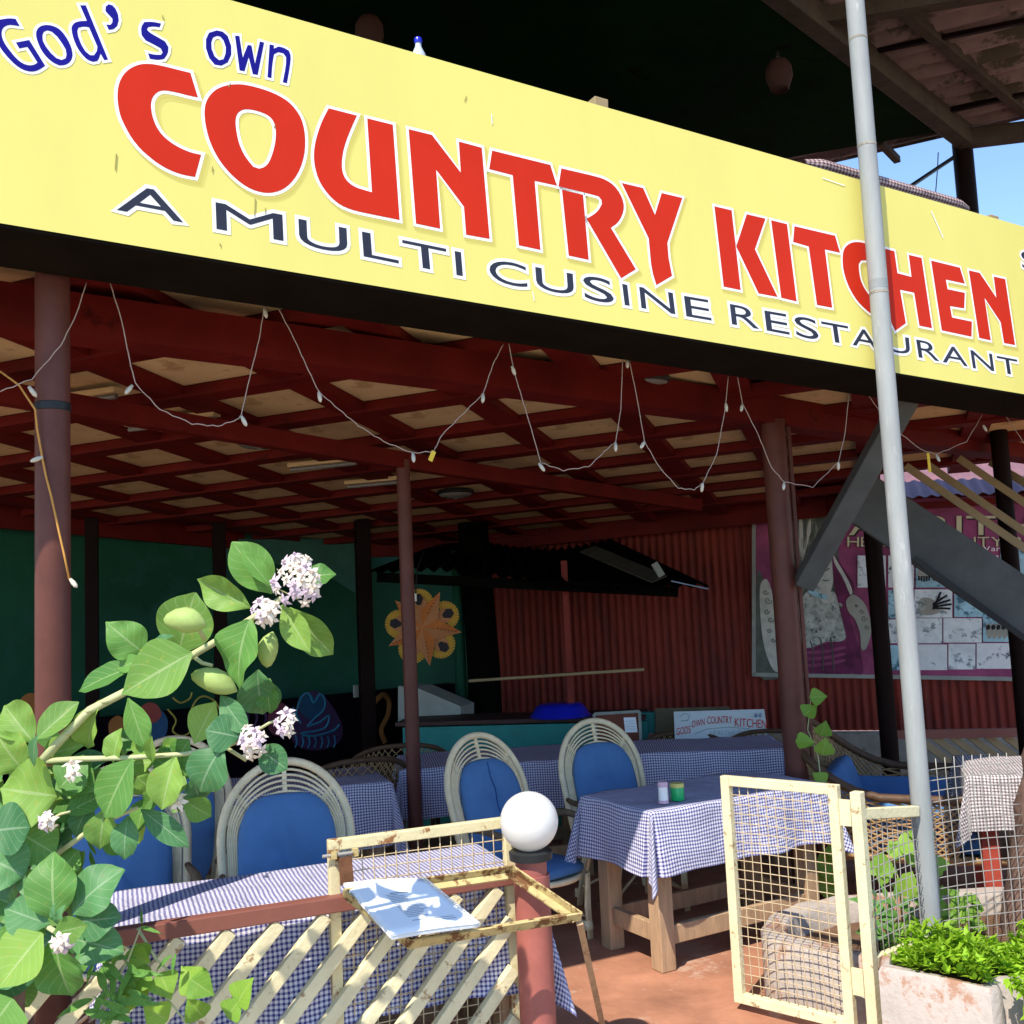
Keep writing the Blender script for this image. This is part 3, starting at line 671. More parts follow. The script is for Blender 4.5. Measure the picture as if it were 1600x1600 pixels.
# banner on the shed
BN = thing('salon_banner', 'magenta beauty parlour banner with henna photographs on the corrugated shed', 'banner', wp(1, 1.1, .03))
BP = wp(0, 0, .045)
def bt_(px, py, n=.0): 
    p = at_pl(px, py, BP + WN * n, WN); return p
def smooth_loop(pts, n=6):
    P = [Vector((x, y, 0)) for x, y in pts]; o = []
    for i in range(len(P)):
        a, b, c, d = P[i - 1], P[i], P[(i + 1) % len(P)], P[(i + 2) % len(P)]
        for k in range(n):
            t = k / n; o.append(.5 * ((2 * b) + (c - a) * t + (2 * a - 5 * b + 4 * c - d) * t * t + (3 * b - a - 3 * c + d) * t ** 3))
    return [(p.x, p.y) for p in o]
def bpoly(name, pts, m, n, parent=BN):
    q = MB(); flat(q, [ccw(smooth_loop([(x, -y) for x, y in pts], 4))], lambda x, y: bt_(x, -y, n)); return obj(name, q, m, parent)
c = [bt_(1180, 1054), bt_(1655, 1062), bt_(1655, 770), bt_(1180, 790)]
def bsheet(a, b):
    p = lerp(lerp(c[0], c[1], a), lerp(c[3], c[2], a), b); return p + WN * (.006 * math.sin(a * 23) * math.sin(b * 7) - .004)
q = MB(); q.grid(bsheet, 60, 20); obj('sheet', q, M_magenta, BN, smooth=True)
for a, b in (((1178, 800), (1178, 1056)), ((1176, 1054), (1655, 1062))):
    q = MB(); q.beam(bt_(*a, .012), bt_(*b, .012), .035, .014, WN); obj('edge_batten', q, M_greywall, BN)
# draped figure as flat print
M_fold = mat('print_fold', (.10, .11, .09), .6, .4, 9, 0); M_pale = mat('print_pale', (.52, .52, .45), .6, .2, 12, 0)
bpoly('print_shape', [(1182, 905), (1192, 902), (1208, 950), (1222, 1030), (1240, 1050), (1182, 1052)], M_fold, .006)
bpoly('print_shape', [(1232, 800), (1262, 792), (1290, 800), (1308, 835), (1312, 880), (1330, 905), (1334, 935), (1310, 945), (1285, 930), (1262, 952), (1244, 930), (1236, 870)], M_fold, .007)
bpoly('print_shape', [(1240, 806), (1264, 798), (1278, 828), (1276, 870), (1258, 920), (1243, 925), (1236, 870)], M_hair, .009)
for k in range(5): bpoly('print_mark', [(1242 + k * 7, 808 + k * 3), (1246 + k * 7, 806 + k * 3), (1250 + k * 5, 850), (1246 + k * 3, 905), (1243 + k * 3, 880)], M_pale if k % 2 else M_fold, .0105)
bpoly('print_shape', [(1272, 884), (1284, 868), (1298, 866), (1303, 890), (1300, 918), (1290, 936), (1278, 930), (1270, 910)], M_pale, .011)
bpoly('print_shape', [(1244, 952), (1256, 930), (1275, 914), (1290, 926), (1303, 925), (1312, 945), (1319, 972), (1323, 992), (1314, 1002), (1290, 1003), (1266, 1012), (1248, 1006)], M_lace, .013)
bpoly('print_shape', [(1280, 922), (1298, 924), (1305, 936), (1296, 943), (1284, 940)], M_pale, .0165)
bpoly('print_mark', [(1266, 918), (1280, 926), (1292, 930), (1292, 936), (1278, 934), (1264, 926)], M_tileB, .018)
bpoly('print_shape', [(1243, 1008), (1266, 1014), (1292, 1006), (1320, 1002), (1332, 1026), (1336, 1050), (1290, 1053), (1246, 1051)], M_maroon, .0125)
for k in range(3): bpoly('print_mark', [(1250, 1018 + k * 10), (1285, 1016 + k * 10), (1318, 1010 + k * 10), (1318, 1014 + k * 10), (1285, 1021 + k * 10), (1250, 1022 + k * 10)], M_magenta, .0145)
bpoly('print_shape', [(1300, 866), (1308, 872), (1322, 895), (1334, 912), (1332, 934), (1324, 938), (1330, 975), (1342, 1012), (1348, 1050), (1334, 1052), (1326, 1010), (1314, 960), (1304, 915)], M_maroon, .0160)
bpoly('print_mark', [(1302, 866), (1310, 880), (1326, 908), (1332, 925), (1328, 928), (1318, 905), (1304, 880)], M_pale, .018)
bpoly('print_shape', [(1322, 940), (1330, 930), (1340, 932), (1352, 945), (1360, 968), (1362, 985), (1354, 1012), (1346, 1014), (1344, 990), (1336, 968), (1326, 956)], M_skin, .0195)
bpoly('print_shape', [(1188, 915), (1198, 905), (1206, 925), (1212, 960), (1215, 1000), (1220, 1044), (1208, 1046), (1194, 1010), (1188, 960)], M_pale, .011)
hr = random.Random(6)
def smooth_open(pts, n=4):
    P = [Vector((x, y)) for x, y in pts]; P = [P[0]] + P + [P[-1]]; o = []
    for i in range(1, len(P) - 2):
        a, b, c, d = P[i - 1], P[i], P[i + 1], P[i + 2]
        for k in range(n): t = k / n; o.append(tuple(.5 * ((2 * b) + (c - a) * t + (2 * a - 5 * b + 4 * c - d) * t * t + (3 * b - a - 3 * c + d) * t ** 3)))
    return o + [tuple(P[-1])]
def stroke(name, pts, wpx, m, n, parent, plane):
    q = MB(); P = [plane(x, y, n) for x, y in pts]; sc = (plane(pts[0][0] + 1, pts[0][1], n) - P[0]).length
    q.tube(P, wpx * sc / 2, 4); return obj(name, q, m, parent)
def curl(x, y, r, m=None): stroke('print_mark', [(x + r * (1 - k / 12) * math.cos(k * .75), y + r * (1 - k / 12) * math.sin(k * .75)) for k in range(11)], 1.1, m or M_fold, .0205, BN, bt_)
for x, y, r in ((1196, 925, 5), (1200, 938, 6), (1198, 955, 5), (1204, 968, 5), (1202, 985, 4), (1208, 1000, 4), (1346, 955, 4), (1350, 966, 5), (1354, 980, 4), (1338, 946, 3)): curl(x, y, r)
for _ in range(34):      # embroidery of the dress
    x = hr.uniform(1252, 1314); y = hr.uniform(942, 1000); curl(x, y, hr.uniform(1.5, 4), hr.choice([M_fold, M_skin, M_pale]))
for a_, b_ in (((1283, 890), (1296, 888)), ((1286, 906), (1296, 906))): stroke('print_mark', [a_, ((a_[0] + b_[0]) / 2, a_[1] + 2), b_], 1.6, M_fold, .0205, BN, bt_)
for k in range(4): stroke('print_mark', smooth_open([(1250 + 16 * k, 1004 - 3 * k), (1256 + 15 * k, 1020), (1252 + 17 * k, 1048)]), 2.2, M_fold, .0145, BN, bt_)
# photo tiles
tiles = [(1340, 868, 1384, 918, M_tileA), (1388, 868, 1428, 918, M_tileC), (1431, 868, 1481, 918, M_tileB), (1485, 868, 1560, 918, M_tileA), (1563, 858, 1640, 918, M_tileB), (1388, 922, 1426, 966, M_tileB), (1429, 921, 1488, 965, M_tileA), (1491, 919, 1557, 964, M_tileB), (1560, 918, 1640, 962, M_tileA),
         (1388, 968, 1424, 1005, M_tileA), (1427, 966, 1472, 1005, M_tileA), (1474, 966, 1534, 1004, M_tileA), (1536, 964, 1580, 1003, M_tileB), (1583, 963, 1640, 1002, M_tileC), (1376, 1008, 1426, 1047, M_tileB), (1429, 1007, 1480, 1047, M_tileC), (1482, 1006, 1524, 1046, M_tileA), (1526, 1005, 1582, 1045, M_tileC), (1585, 1005, 1640, 1045, M_tileB)]
for x0, y0, x1, y1, m in tiles:
    q = MB(); q.grid(lambda a, b: bt_(x0 + (x1 - x0) * a, y1 + (y0 - y1) * b, .010), 1, 1); obj('photo_tile', q, m, BN)
def stroke(name, pts, wpx, m, n, parent, plane):
    q = MB(); P = [plane(x, y, n) for x, y in pts]; sc = (plane(pts[0][0] + 1, pts[0][1], n) - P[0]).length
    q.tube(P, wpx * sc / 2, 4); return obj(name, q, m, parent)
for cx in (1444, 1467):      # hennaed feet
    bpoly('print_shape', [(cx - 9, 870), (cx + 8, 870), (cx + 9, 895), (cx + 10, 902), (cx - 10, 902), (cx - 10, 890)], M_skin, .013)
    bpoly('print_mark', [(cx + 5 * math.cos(k), 884 + 6 * math.sin(k)) for k in [i * PI / 4 for i in range(8)]], M_dkline, .016)
    for k in range(5): stroke('print_mark', [(cx - 8 + k * 4, 900), (cx - 8 + k * 4, 909 - abs(k - 2))], 2.6, M_dkline, .016, BN, bt_)
bpoly('print_shape', [(1436, 938), (1450, 934), (1466, 944), (1466, 958), (1440, 960)], M_skin, .013)
for k, (x, y) in enumerate(((1480, 930), (1485, 937), (1487, 944), (1485, 951), (1470, 925))): stroke('print_mark', [(1458, 944 + k * 2), (x, y)], 3.2, M_dkline, .016, BN, bt_)
bpoly('print_mark', [(1441 + 6 * math.cos(i * PI / 4), 945 + 8 * math.sin(i * PI / 4)) for i in range(8)], M_lace, .0165)
for k in range(5): bpoly('print_shape', [(1540 + k * 8, 978), (1547 + k * 8, 975), (1550 + k * 8, 992), (1544 + k * 8, 998)], M_skin, .013)
for k in range(4): bpoly('print_mark', [(1541 + k * 8, 978), (1546 + k * 8, 976), (1547 + k * 8, 982), (1542 + k * 8, 984)], M_dkline, .016)
def btext(s, x0, y0, x1, y1, m, n, parent=BN, plane=None, name='letter', ital=0, each=False):
    """run of text fitted into a pixel box on a plane"""
    plane = plane or bt_; xs = 0; parts = []
    for ch in s:
        if ch == ' ': xs += .35; continue
        loops, bb = glyph(ch); parts.append((xs - bb[0], loops)); xs += bb[1] - bb[0] + .09
    W = xs - .09
    for ox, loops in parts:
        q = MB()
        for o, hs in nest([[(p[0] + ox, p[1]) for p in l] for l in loops]):
            flat(q, [o] + hs, lambda x, y: plane(x0 + (x1 - x0) * x / W, (y1 + (y0 - y1) * y / .73), n))
        obj(name, q, m, parent)
btext('AMRITHA', 1328, 806, 1672, 838, M_dkline, .012); btext('AMRITHA', 1326, 804, 1670, 836, M_letter, .016)
btext('HERBAL BEAUTY PARLOUR', 1325, 839, 1724, 855, M_dkline, .012); btext('HERBAL BEAUTY PARLOUR', 1324, 838, 1722, 854, M_letter, .016)
btext('Near Beach, Varkala', 1440, 853, 1592, 861, M_white, .016)

# ------------------------------------------------------------------ green wall, mural, counter at the back
GW0 = Vector((-.45, 11.7, 0)); GD = Vector((-.76, -.65, 0)).normalized(); GN = Vector((.65, -.76, 0)).normalized()
gw = thing('green_wall', 'dark green stucco wall along the back left of the terrace', 'wall', GW0)
q = MB(); q.beam(GW0 + Vector((0, 0, 1.7)) - GD * .1, GW0 + GD * 9 + Vector((0, 0, 1.7)), .2, 3.4); obj('wall', q, M_greenwall, gw)
def gp_(px, py, n=0.0): return at_pl(px, py, GW0 + GN * (.1 + n), GN)
q = MB(); a = gp_(150, 815, .012); b = gp_(560, 868, .012)
flat(q, [[(148, -800), (148, -848), (160, -858), (172, -850), (190, -856), (206, -846), (228, -850), (246, -840), (270, -846), (290, -838), (312, -842), (334, -834), (346, -836), (346, -800)][::-1]], lambda x, y: gp_(x, -y, .012)); obj('stucco_patch', q, M_greywall, gw)
q = MB(); flat(q, [[(350, -842), (350, -872), (380, -880), (420, -876), (452, -890), (490, -908), (520, -904), (552, -925), (570, -920), (570, -842)]], lambda x, y: gp_(x, -y, .012)); obj('stucco_patch', q, mat('stucco_teal', (.05, .15, .115), .85, .2, 3, .3), gw)
# low wall with the painted mural
MW = thing('mural_wall', 'low black wall painted with big blue and yellow flowers', 'wall', GW0 + GN * .9)
def mw(px, py, n=0.0): return at_pl(px, py, GW0 + GN * (1.0 + n), GN)
q = MB(); q.beam(GW0 + GD * 1.1 + GN * .92 + Vector((0, 0, .5)), GW0 + GD * 8.5 + GN * .92 + Vector((0, 0, .5)), .16, 1.06); obj('wall', q, M_mural, MW)
def mpoly(pts, m, n): q = MB(); flat(q, [ccw(smooth_loop([(x, -y) for x, y in pts], 4))], lambda x, y: mw(x, -y, n)); obj('painted_flower', q, m, MW)
def mline(pts, m, wd=3, n=.012): stroke('painted_line', smooth_open(pts), wd, m, n, MW, mw)
mpoly([(455, 1150), (462, 1108), (480, 1082), (500, 1082), (520, 1105), (535, 1135), (530, 1160), (500, 1172), (470, 1168)], M_mpurple, .004)
mline([(462, 1118), (470, 1090), (482, 1083), (490, 1098), (500, 1084), (508, 1095), (505, 1110), (492, 1122), (480, 1135)], M_mcyan)
mline([(470, 1130), (462, 1115), (458, 1105)], M_mcyan); mline([(480, 1135), (500, 1128), (514, 1118), (510, 1135), (495, 1142), (470, 1146), (490, 1150), (520, 1142), (530, 1132)], M_mcyan)
for k in range(7): mline([(462 + k * 10, 1152 - abs(k - 3)), (464 + k * 10, 1160), (461 + k * 10, 1168)], M_mcyan, 2.2)
mpoly([(470, 1095), (480, 1085), (494, 1090), (505, 1088), (504, 1108), (486, 1124), (470, 1112)], mat('mural_navy', (.012, .05, .10), .8, .2, 4, 0), .007)
mline([(262, 1108), (275, 1125), (270, 1142), (285, 1150), (300, 1140), (296, 1120), (306, 1095), (320, 1088), (336, 1096), (345, 1112)], M_myel); mline([(262, 1150), (280, 1162), (305, 1160), (318, 1140), (312, 1118), (326, 1108)], M_myel)
mline([(270, 1090), (282, 1098), (296, 1092), (300, 1082)], M_myel)
mpoly([(215, 1120), (230, 1108), (252, 1110), (262, 1126), (258, 1150), (238, 1160), (220, 1148)], mat('mural_blue', (.025, .075, .16), .8, .2, 4, 0), .006)
mpoly([(215, 1112), (230, 1098), (246, 1102), (252, 1118), (240, 1130), (222, 1128)], M_mred, .008); mpoly([(25, 1105), (40, 1085), (58, 1088), (60, 1130), (40, 1145), (28, 1128)], M_morange, .006)
mpoly([(420, 1112), (432, 1098), (448, 1104), (450, 1135), (436, 1150), (420, 1140)], mat('mural_pink', (.13, .03, .05), .8, .2, 4, 0), .006)
mline([(585, 1098), (598, 1086), (608, 1096), (606, 1118), (596, 1140), (602, 1160)], M_morange, 8); mpoly([(170, 1130), (184, 1118), (196, 1130), (190, 1160), (174, 1158)], M_morange, .006)
mline([(0, 1130), (12, 1110), (30, 1100)], M_myel, 2.5)
for k in range(5): mline([(352 + k * 14, 1100 + 9 * (k % 2)), (360 + k * 14, 1120), (354 + k * 14, 1140)], M_mpurple, 4)
q = MB(); c = at_pl(556, 1080, GW0 + GN * 1.1, GN); q.box(c, (.05, .02, .11), math.radians(40)); bevel(obj('switch_box', q, M_greywall, label='small white switch box on the low wall left of the star lantern', cat='switch'), .004)

# counter
ct = thing('counter', 'teal painted service counter at the back under the black sheet roof', 'counter', at_z(750, 1200, 0) + Vector((0, 1.5, 0)))
ca, cb_ = at_y(632, 1132, 8.6), at_y(1012, 1122, 8.25)
ztop = ca.z
q = MB(); q.beam((ca.x, ca.y, ztop / 2 - .01), (cb_.x, cb_.y, ztop / 2 - .01), .12, ztop - .02); obj('front', q, M_teal, ct)
q = MB(); q.beam((ca.x - .02, ca.y + .18, ztop + .012), (cb_.x + .02, cb_.y + .18, ztop + .012), .56, .035); bevel(obj('top', q, mat('counter_top', (.06, .03, .025), .6, .2, 4, .1), ct), .006)
lw = thing('low_wall', 'low wall painted teal above pink behind the brown board', 'wall', at_y(1015, 1180, 8.3))
a = at_y(1000, 1112, 8.32); b = at_y(1062, 1108, 8.25)
q = MB(); q.beam((a.x, a.y, .35), (b.x, b.y, .35), .1, .70); obj('pink_base', q, M_pinkwall, lw)
q = MB(); q.beam((a.x, a.y, .78), (b.x, b.y, .78), .104, .16); obj('teal_band', q, M_teal, lw)
q = MB(); c = at_y(690, 1105, 9.0)
q.prism([(0, 0), (0, 0), (0, 0)], 0, 0) if False else None
P = [at_y(x, y, 8.95) for x, y in ((622, 1135), (622, 1072), (650, 1074), (720, 1104), (720, 1135))]
q.add(P + [p + Vector((.1, .35, 0)) for p in P], [(0, 1, 2, 3, 4), (9, 8, 7, 6, 5)] + [(i, (i + 1) % 5, (i + 1) % 5 + 5, i + 5) for i in range(5)])
obj('stone_slab', q, M_greywall, label='grey stucco slab with sloping top behind the teal counter', cat='slab')
q = MB(); c = at_y(750, 980, 9.5); q.tube([(c.x, c.y, 0), (c.x + .02, c.y, 1.2), (c.x - .03, c.y, 2.55)], [.17, .15, .14], 12)
obj('tree_trunk', q, M_black, smooth=True, label='blackened old tree trunk at the corner behind the counter', cat='trunk')
q = MB(); c = at_y(718, 1000, 9.6); q.tube([(c.x, c.y, 0), (c.x, c.y, 2.3)], .05, 10); obj('drain_pipe', q, M_greenwall, smooth=True, label='green drainpipe beside the black trunk at the back', cat='pipe')
q = MB(); c = at_y(887, 1000, 8.35); q.box((c.x, c.y, 1.05), (.05, .05, 2.1)); obj('thin_post', q, M_corrred, label='thin red post holding the black sheet roof above the counter', cat='post')
q = MB(); q.tube([at_y(733, 1064, 8.6), at_y(1006, 1046, 8.0)], .012, 8); obj('bamboo_rod', q, M_slatwood, label='thin horizontal rod in front of the red corrugated wall', cat='rod')
# black sheet roof over the counter
br = thing('sheet_roof', 'ragged blackened corrugated sheet roof over the service counter', 'roof', at_y(850, 900, 8.4))
A = at_y(578, 893, 8.3); B = at_y(1108, 918, 7.75); Cc = wp(-2.3, 2.35, .15); Dd = wp(-4.3, 2.42, .15)
rr = random.Random(11); jag = [rr.uniform(-.05, .05) for _ in range(80)]
def shf(a, b):
    p = lerp(lerp(A, B, a), lerp(Dd, Cc, a), b)
    return p + Vector((0, 0, .02 * math.sin(a * 150) + .05 * math.sin(a * 7))) + Vector((0, -1, 0)) * (jag[int(a * 79)] * (1 - b))
q = MB(); q.grid(shf, 150, 4); ob = obj('sheet', q, M_black, br); ob.modifiers.new('thick', 'SOLIDIFY').thickness = .01
q = MB(); q.beam(at_y(590, 902, 8.35), at_y(1060, 925, 7.95), .05, .08); obj('edge_beam', q, M_black, br)
a = at_y(918, 858, 8.6); b = at_y(1030, 905, 7.9)
q = MB(); q.beam(a, b, .16, .012, (0, -.6, 1)); obj('loose_sheet', q, mat('sheet_greyish', (.05, .045, .035), .8, .3, 8, .2), br)
q = MB(); q.beam(at_y(1022, 880, 7.9), at_y(1034, 900, 7.9), .05, .05); obj('torn_flap', q, M_greywall, br)
q = MB(); q.beam(at_y(1050, 908, 7.8), at_y(1106, 920, 7.7), .05, .008); obj('bright_edge', q, mat('sheet_blue_edge', (.22, .30, .42), .4, .1, 5, 0), br)
# star lantern
sc = at_y(661, 980, 7.9)
sl_ = thing('star_lantern', 'orange paper star lantern with yellow fringed discs hanging at the back', 'lantern', sc)
R = .30
def sd(ang, r, n=0.0): return sc + Vector((math.cos(ang) * r, -n, math.sin(ang) * r))
for k in range(5):
    an = math.radians(62) - k * 2 * PI / 5
    q = MB(); tip = sd(an, R); l = sd(an + PI / 5, R * .44); r = sd(an - PI / 5, R * .44); mid = sd(an, R * .30, .075); cf = sd(0, 0, .07); cb2 = sd(0, 0, -.07)
    q.add([tip, l, cf], [(0, 1, 2)]); obj('star_point', q, M_starO, sl_, fix=False)
    q = MB(); q.add([tip, r, cf], [(0, 2, 1)]); q.add([tip, l, cb2, r], [(0, 2, 1), (0, 3, 2)]); obj('star_point', q, M_starP, sl_, fix=False)
    ad = an - PI / 5; dc = sd(ad, R * .62, -.03)
    ds = MB(); ds.tube([dc + Vector((0, .006, 0)), dc - Vector((0, .006, 0))], R * .19, 20); d0 = obj('disc', ds, M_starP, sl_)
    dk = MB(); dk.add([dc + Vector((math.cos(ad + t) * rr_, -.011, math.sin(ad + t) * rr_)) for t, rr_ in ((-.9, .05), (-.3, .075), (.3, .075), (.9, .05), (2.4, .02), (-2.4, .02))], [(0, 1, 2, 3, 4, 5)]); obj('painted_fan', dk, M_dkline, d0)
    fr = MB()
    for i in range(17):
        t = ad + (i - 8) * .2; e0 = dc + Vector((math.cos(t), 0, math.sin(t))) * (R * .17); e1 = dc + Vector((math.cos(t), 0, math.sin(t))) * (R * .37); fr.beam(e0, e1, .004, .016, (-math.sin(t), 0, math.cos(t)))
    obj('fringe', fr, M_starY, d0)
    q = MB()
    for i in range(6): p = lerp(sd(an, R * .85, .028), sd(an + .12, R * .3, .078), i / 6); q.box(p, (.008, .006, .008))
    obj('perforation', q, M_dkline, sl_)
q = MB(); q.tube([sc + Vector((-.05, 0, .22)), sc + Vector((-.04, .1, .45)), sc + Vector((0, .3, .60))], .006, 6); obj('cord', q, M_plastic, sl_)
q = MB(); q.lathe([(.02, 0), (.02, .06)], 10, sc + Vector((-.06, 0, .20))); obj('lamp_holder', q, M_white, sl_)
# things on and by the counter
c = at_y(876, 1121, 8.38); c.z = ztop + .031
bs = thing('basin', 'shallow blue plastic basin upside down on the teal counter', 'basin', c)
q = MB(); q.lathe([(.235, 0), (.24, .012), (.20, .075), (.17, .1), (.10, .108)], 28, c); obj('bowl', q, M_bluepl, bs, smooth=40)
q = MB(); q.lathe([(.245, 0), (.25, .008), (.245, .016)], 28, c + Vector((0, 0, -.001))); obj('rim', q, M_bluepl, bs, smooth=40)
def board(name, pts, Y, m, lab, cat, fr=None, th=.03):
    P = [at_y(x, y, Y + dy) for x, y, dy in pts]; t = thing(name, lab, cat, (P[0] + P[1]) / 2)
    nn = (P[1] - P[0]).cross(P[3] - P[0]).normalized()
    if nn.y > 0: nn = -nn
    q = MB(); q.add(P + [p - nn * th for p in P], [(0, 1, 2, 3), (7, 6, 5, 4)] + [(i, (i + 1) % 4, (i + 1) % 4 + 4, i + 4) for i in range(4)]); obj('panel', q, m, t)
    if fr:
        for i in range(4): q = MB(); q.beam(P[i] + nn * .005, P[(i + 1) % 4] + nn * .005, .022, .02, nn); obj('frame_bar', q, fr, t)
    return t, P, nn
t, P, nn = board('pinboard', [(935, 1185, -.05), (1002, 1183, -.05), (999, 1112, .03), (928, 1116, .03)], 8.05, M_boardred, 'brown pinboard in a pale frame with one paper leaning by the counter', 'board', M_greywall)
q = MB(); a = lerp(lerp(P[0], P[1], .66), lerp(P[3], P[2], .66), .55) + nn * .006; ax = (P[1] - P[0]).normalized(); ay = (P[3] - P[0]).normalized()
q.add([a, a + ax * .095, a + ax * .095 + ay * .115, a + ay * .115], [(0, 1, 2, 3)]); obj('paper_note', q, M_paper, t)
for i in range(4):
    q = MB(); q.beam(a + ax * .012 + ay * (.025 + .02 * i) + nn * .002, a + ax * .08 + ay * (.025 + .02 * i) + nn * .002, .003, .001, nn); obj('print_line', q, M_greyink, t)
board('plywood_board', [(1024, 1185, 0), (1142, 1185, 0), (1140, 1104, .03), (1024, 1107, .03)], 8.15, M_boardol, 'olive plywood board behind the whiteboard', 'board')
t, P, nn = board('whiteboard', [(1056, 1186, -.12), (1204, 1182, -.12), (1194, 1108, 0), (1053, 1112, 0)], 7.95, M_wboard, 'whiteboard with red handwritten restaurant name leaning behind the table', 'board', None, .012)
pc = (P[0] + P[2]) / 2; wbpl = lambda x, y, n: at_pl(x, y, pc + nn * n, nn)
for s, x0, y0, x1, y1, sl2 in (('GODS', 1057, 1137, 1079, 1149, -.0), ('OWN', 1081, 1126, 1101, 1137, 0), ('COUNTRY', 1105, 1119, 1144, 1131, 0), ('KITCHEN', 1148, 1121, 1198, 1135, 0)):
    sk = (4 if s in ('OWN', 'GODS') else -1 if s == 'COUNTRY' else 3 if s == 'KITCHEN' else 0)
    btext(s, x0, y0, x1, y1, M_redink, .004, t, lambda x, y, n, sk=sk, x0=x0, x1=x1: wbpl(x, y - (sk if s in ('OWN', 'GODS') else -sk) * (x - x0) / (x1 - x0), n))
btext('HEALTHY DAY', 1110, 1141, 1172, 1148, M_greyink, .004, t, wbpl)
stroke('drawn_line', [(1085, 1147), (1105, 1139), (1140, 1136), (1170, 1139), (1182, 1150)], 1.2, M_greyink, .004, t, wbpl)
stroke('drawn_line', [(1062, 1120), (1070, 1114), (1078, 1118), (1074, 1126), (1064, 1126)], 1.2, M_greyink, .004, t, wbpl)
for x in (1179, 1186): stroke('drawn_line', [(x, 1118), (x + 2.5, 1114), (x + 4, 1118), (x + 1.5, 1121), (x, 1118)], 1.3, M_blueink, .004, t, wbpl)
# slatted rail far right
fr2 = thing('slat_railing', 'cream slanted slat railing at the far right behind the sofa', 'railing', at_y(1530, 1260, 7.4))
for k in range(7):
    q = MB(); q.beam(at_y(1430 + k * 28, 1150, 7.5), at_y(1430 + k * 28 + 95, 1222, 7.4), .05, .02, (0, -1, 0)); obj('slat', q, M_slatwood, fr2)
q = MB(); q.beam(at_y(1400, 1148, 7.5), at_y(1660, 1143, 7.4), .05, .06); obj('top_rail', q, M_railbrown, fr2)

# ------------------------------------------------------------------ upper storey: roof seen from below
UZ = 5.2
ur = thing('upper_roof', 'high rusty corrugated roof with timber beams over the upper floor', 'roof', (0, 6.5, UZ))
E0 = at_z(1325, 268, UZ); E1 = at_z(1493, 230, UZ); ED = (E1 - E0).normalized(); EI = Vector((-ED.y, ED.x, 0))
if EI.y > 0: EI = -EI      # towards the camera
def up_(t, n, z=0.0): return E0 + ED * t + EI * n + Vector((0, 0, z))
def ufn(a, b):
    n = 5.6 * a; t = -9 + 14.5 * b
    return up_(t, n, .022 * math.sin(2 * PI * n / .19) + .1)
# cut the roof short of the board so the sun reaches it
def cutn(t):
    p = up_(t, 0); k = (p - S_O).dot(S_IN); g = EI.dot(S_IN); return (k - .5) / -g if g < 0 else 5.6
def ufn(a, b):
    t = -9 + 14.5 * b; n = min(5.6, max(.3, cutn(t))) * a
    return up_(t, n, .022 * math.sin(2 * PI * n / .19) + .1)
q = MB(); NR = 336
q.grid(lambda a, b: up_(-9 + 19 * b, 5.6 * a, .03 * math.sin(2 * PI * 5.6 * a / .2) + .1), NR, 24)
q.f = [f for f in q.f if all((q.v[i] - S_O).dot(S_IN) > -.5 for i in f)]; obj('roof_sheet', q, M_corrrust, ur, smooth=True)
b0 = at_z(1235, 0, UZ); b1 = at_z(1505, 212, UZ); bd = (b1 - b0).normalized()
q = MB(); q.beam(b0 - bd * 2.2, b1 + bd * .05, .12, .16); bevel(obj('main_beam', q, mat('roof_timber', (.065, .048, .034), .85, .3, 6, .4, 30), ur), .01)
RTM = MATS['roof_timber']
c0 = at_z(1420, 20, UZ + .05); 
q = MB(); q.beam(at_z(1400, 8, UZ + .06), at_z(1640, 205, UZ + .06), .06, .07); obj('purlin', q, RTM, ur)
q = MB(); q.beam(at_z(1285, 28, UZ + .02), at_z(1640, -30, UZ + .02), .09, .10); obj('purlin', q, RTM, ur)
q = MB(); q.beam(at_z(1340, 85, UZ + .06), at_z(1640, 25, UZ + .06), .03, .03); obj('purlin', q, M_poledark, ur)
q = MB(); q.beam(at_z(1480, 173, UZ + .06), at_z(1640, 138, UZ + .06), .035, .035); obj('purlin', q, M_poledark, ur)
q = MB(); q.beam(at_z(1500, 218, UZ - .02), at_z(1680, 196, UZ - .02), .10, .13); obj('edge_beam', q, RTM, ur)
q = MB(); q.beam(at_z(1375, 222, UZ), at_z(1402, 250, UZ), .05, .05); obj('rafter_end', q, RTM, ur)
# green cloth ceiling under the sheets, left of the main beam
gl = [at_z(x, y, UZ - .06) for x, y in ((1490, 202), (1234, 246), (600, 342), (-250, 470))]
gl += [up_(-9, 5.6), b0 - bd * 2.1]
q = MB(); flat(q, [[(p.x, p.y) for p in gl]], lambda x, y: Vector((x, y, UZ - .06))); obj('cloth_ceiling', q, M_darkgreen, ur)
# unseen screen added at the rear to keep the upper ceiling dark
q = MB(); q.beam(up_(-9, .6, -1.1), up_(-1.3, .6, -1.1), .05, 2.2); obj('rear_sky_blocker', q, M_darkgreen, ur)
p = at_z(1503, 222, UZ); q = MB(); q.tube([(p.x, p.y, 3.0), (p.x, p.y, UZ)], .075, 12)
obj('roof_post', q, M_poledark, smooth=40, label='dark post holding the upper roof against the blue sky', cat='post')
a = at_y(1420, 293, p.y - .6); b = at_y(1496, 242, p.y); q = MB(); q.tube([a - (b - a) * .5, b], .016, 8); obj('stay_rod', q, M_plastic, label='thin black stay rod slanting up to the upper roof post', cat='rod')
q = MB(); q.tube([at_y(1466, 238, p.y - .1), at_y(1465, 262, p.y - .1), at_y(1462, 300, p.y - .15), at_y(1462, 325, p.y - .2)], .004, 5); obj('hanging_wire', q, M_plastic, label='thin wire hanging from the roof edge left of the roof post', cat='wire')
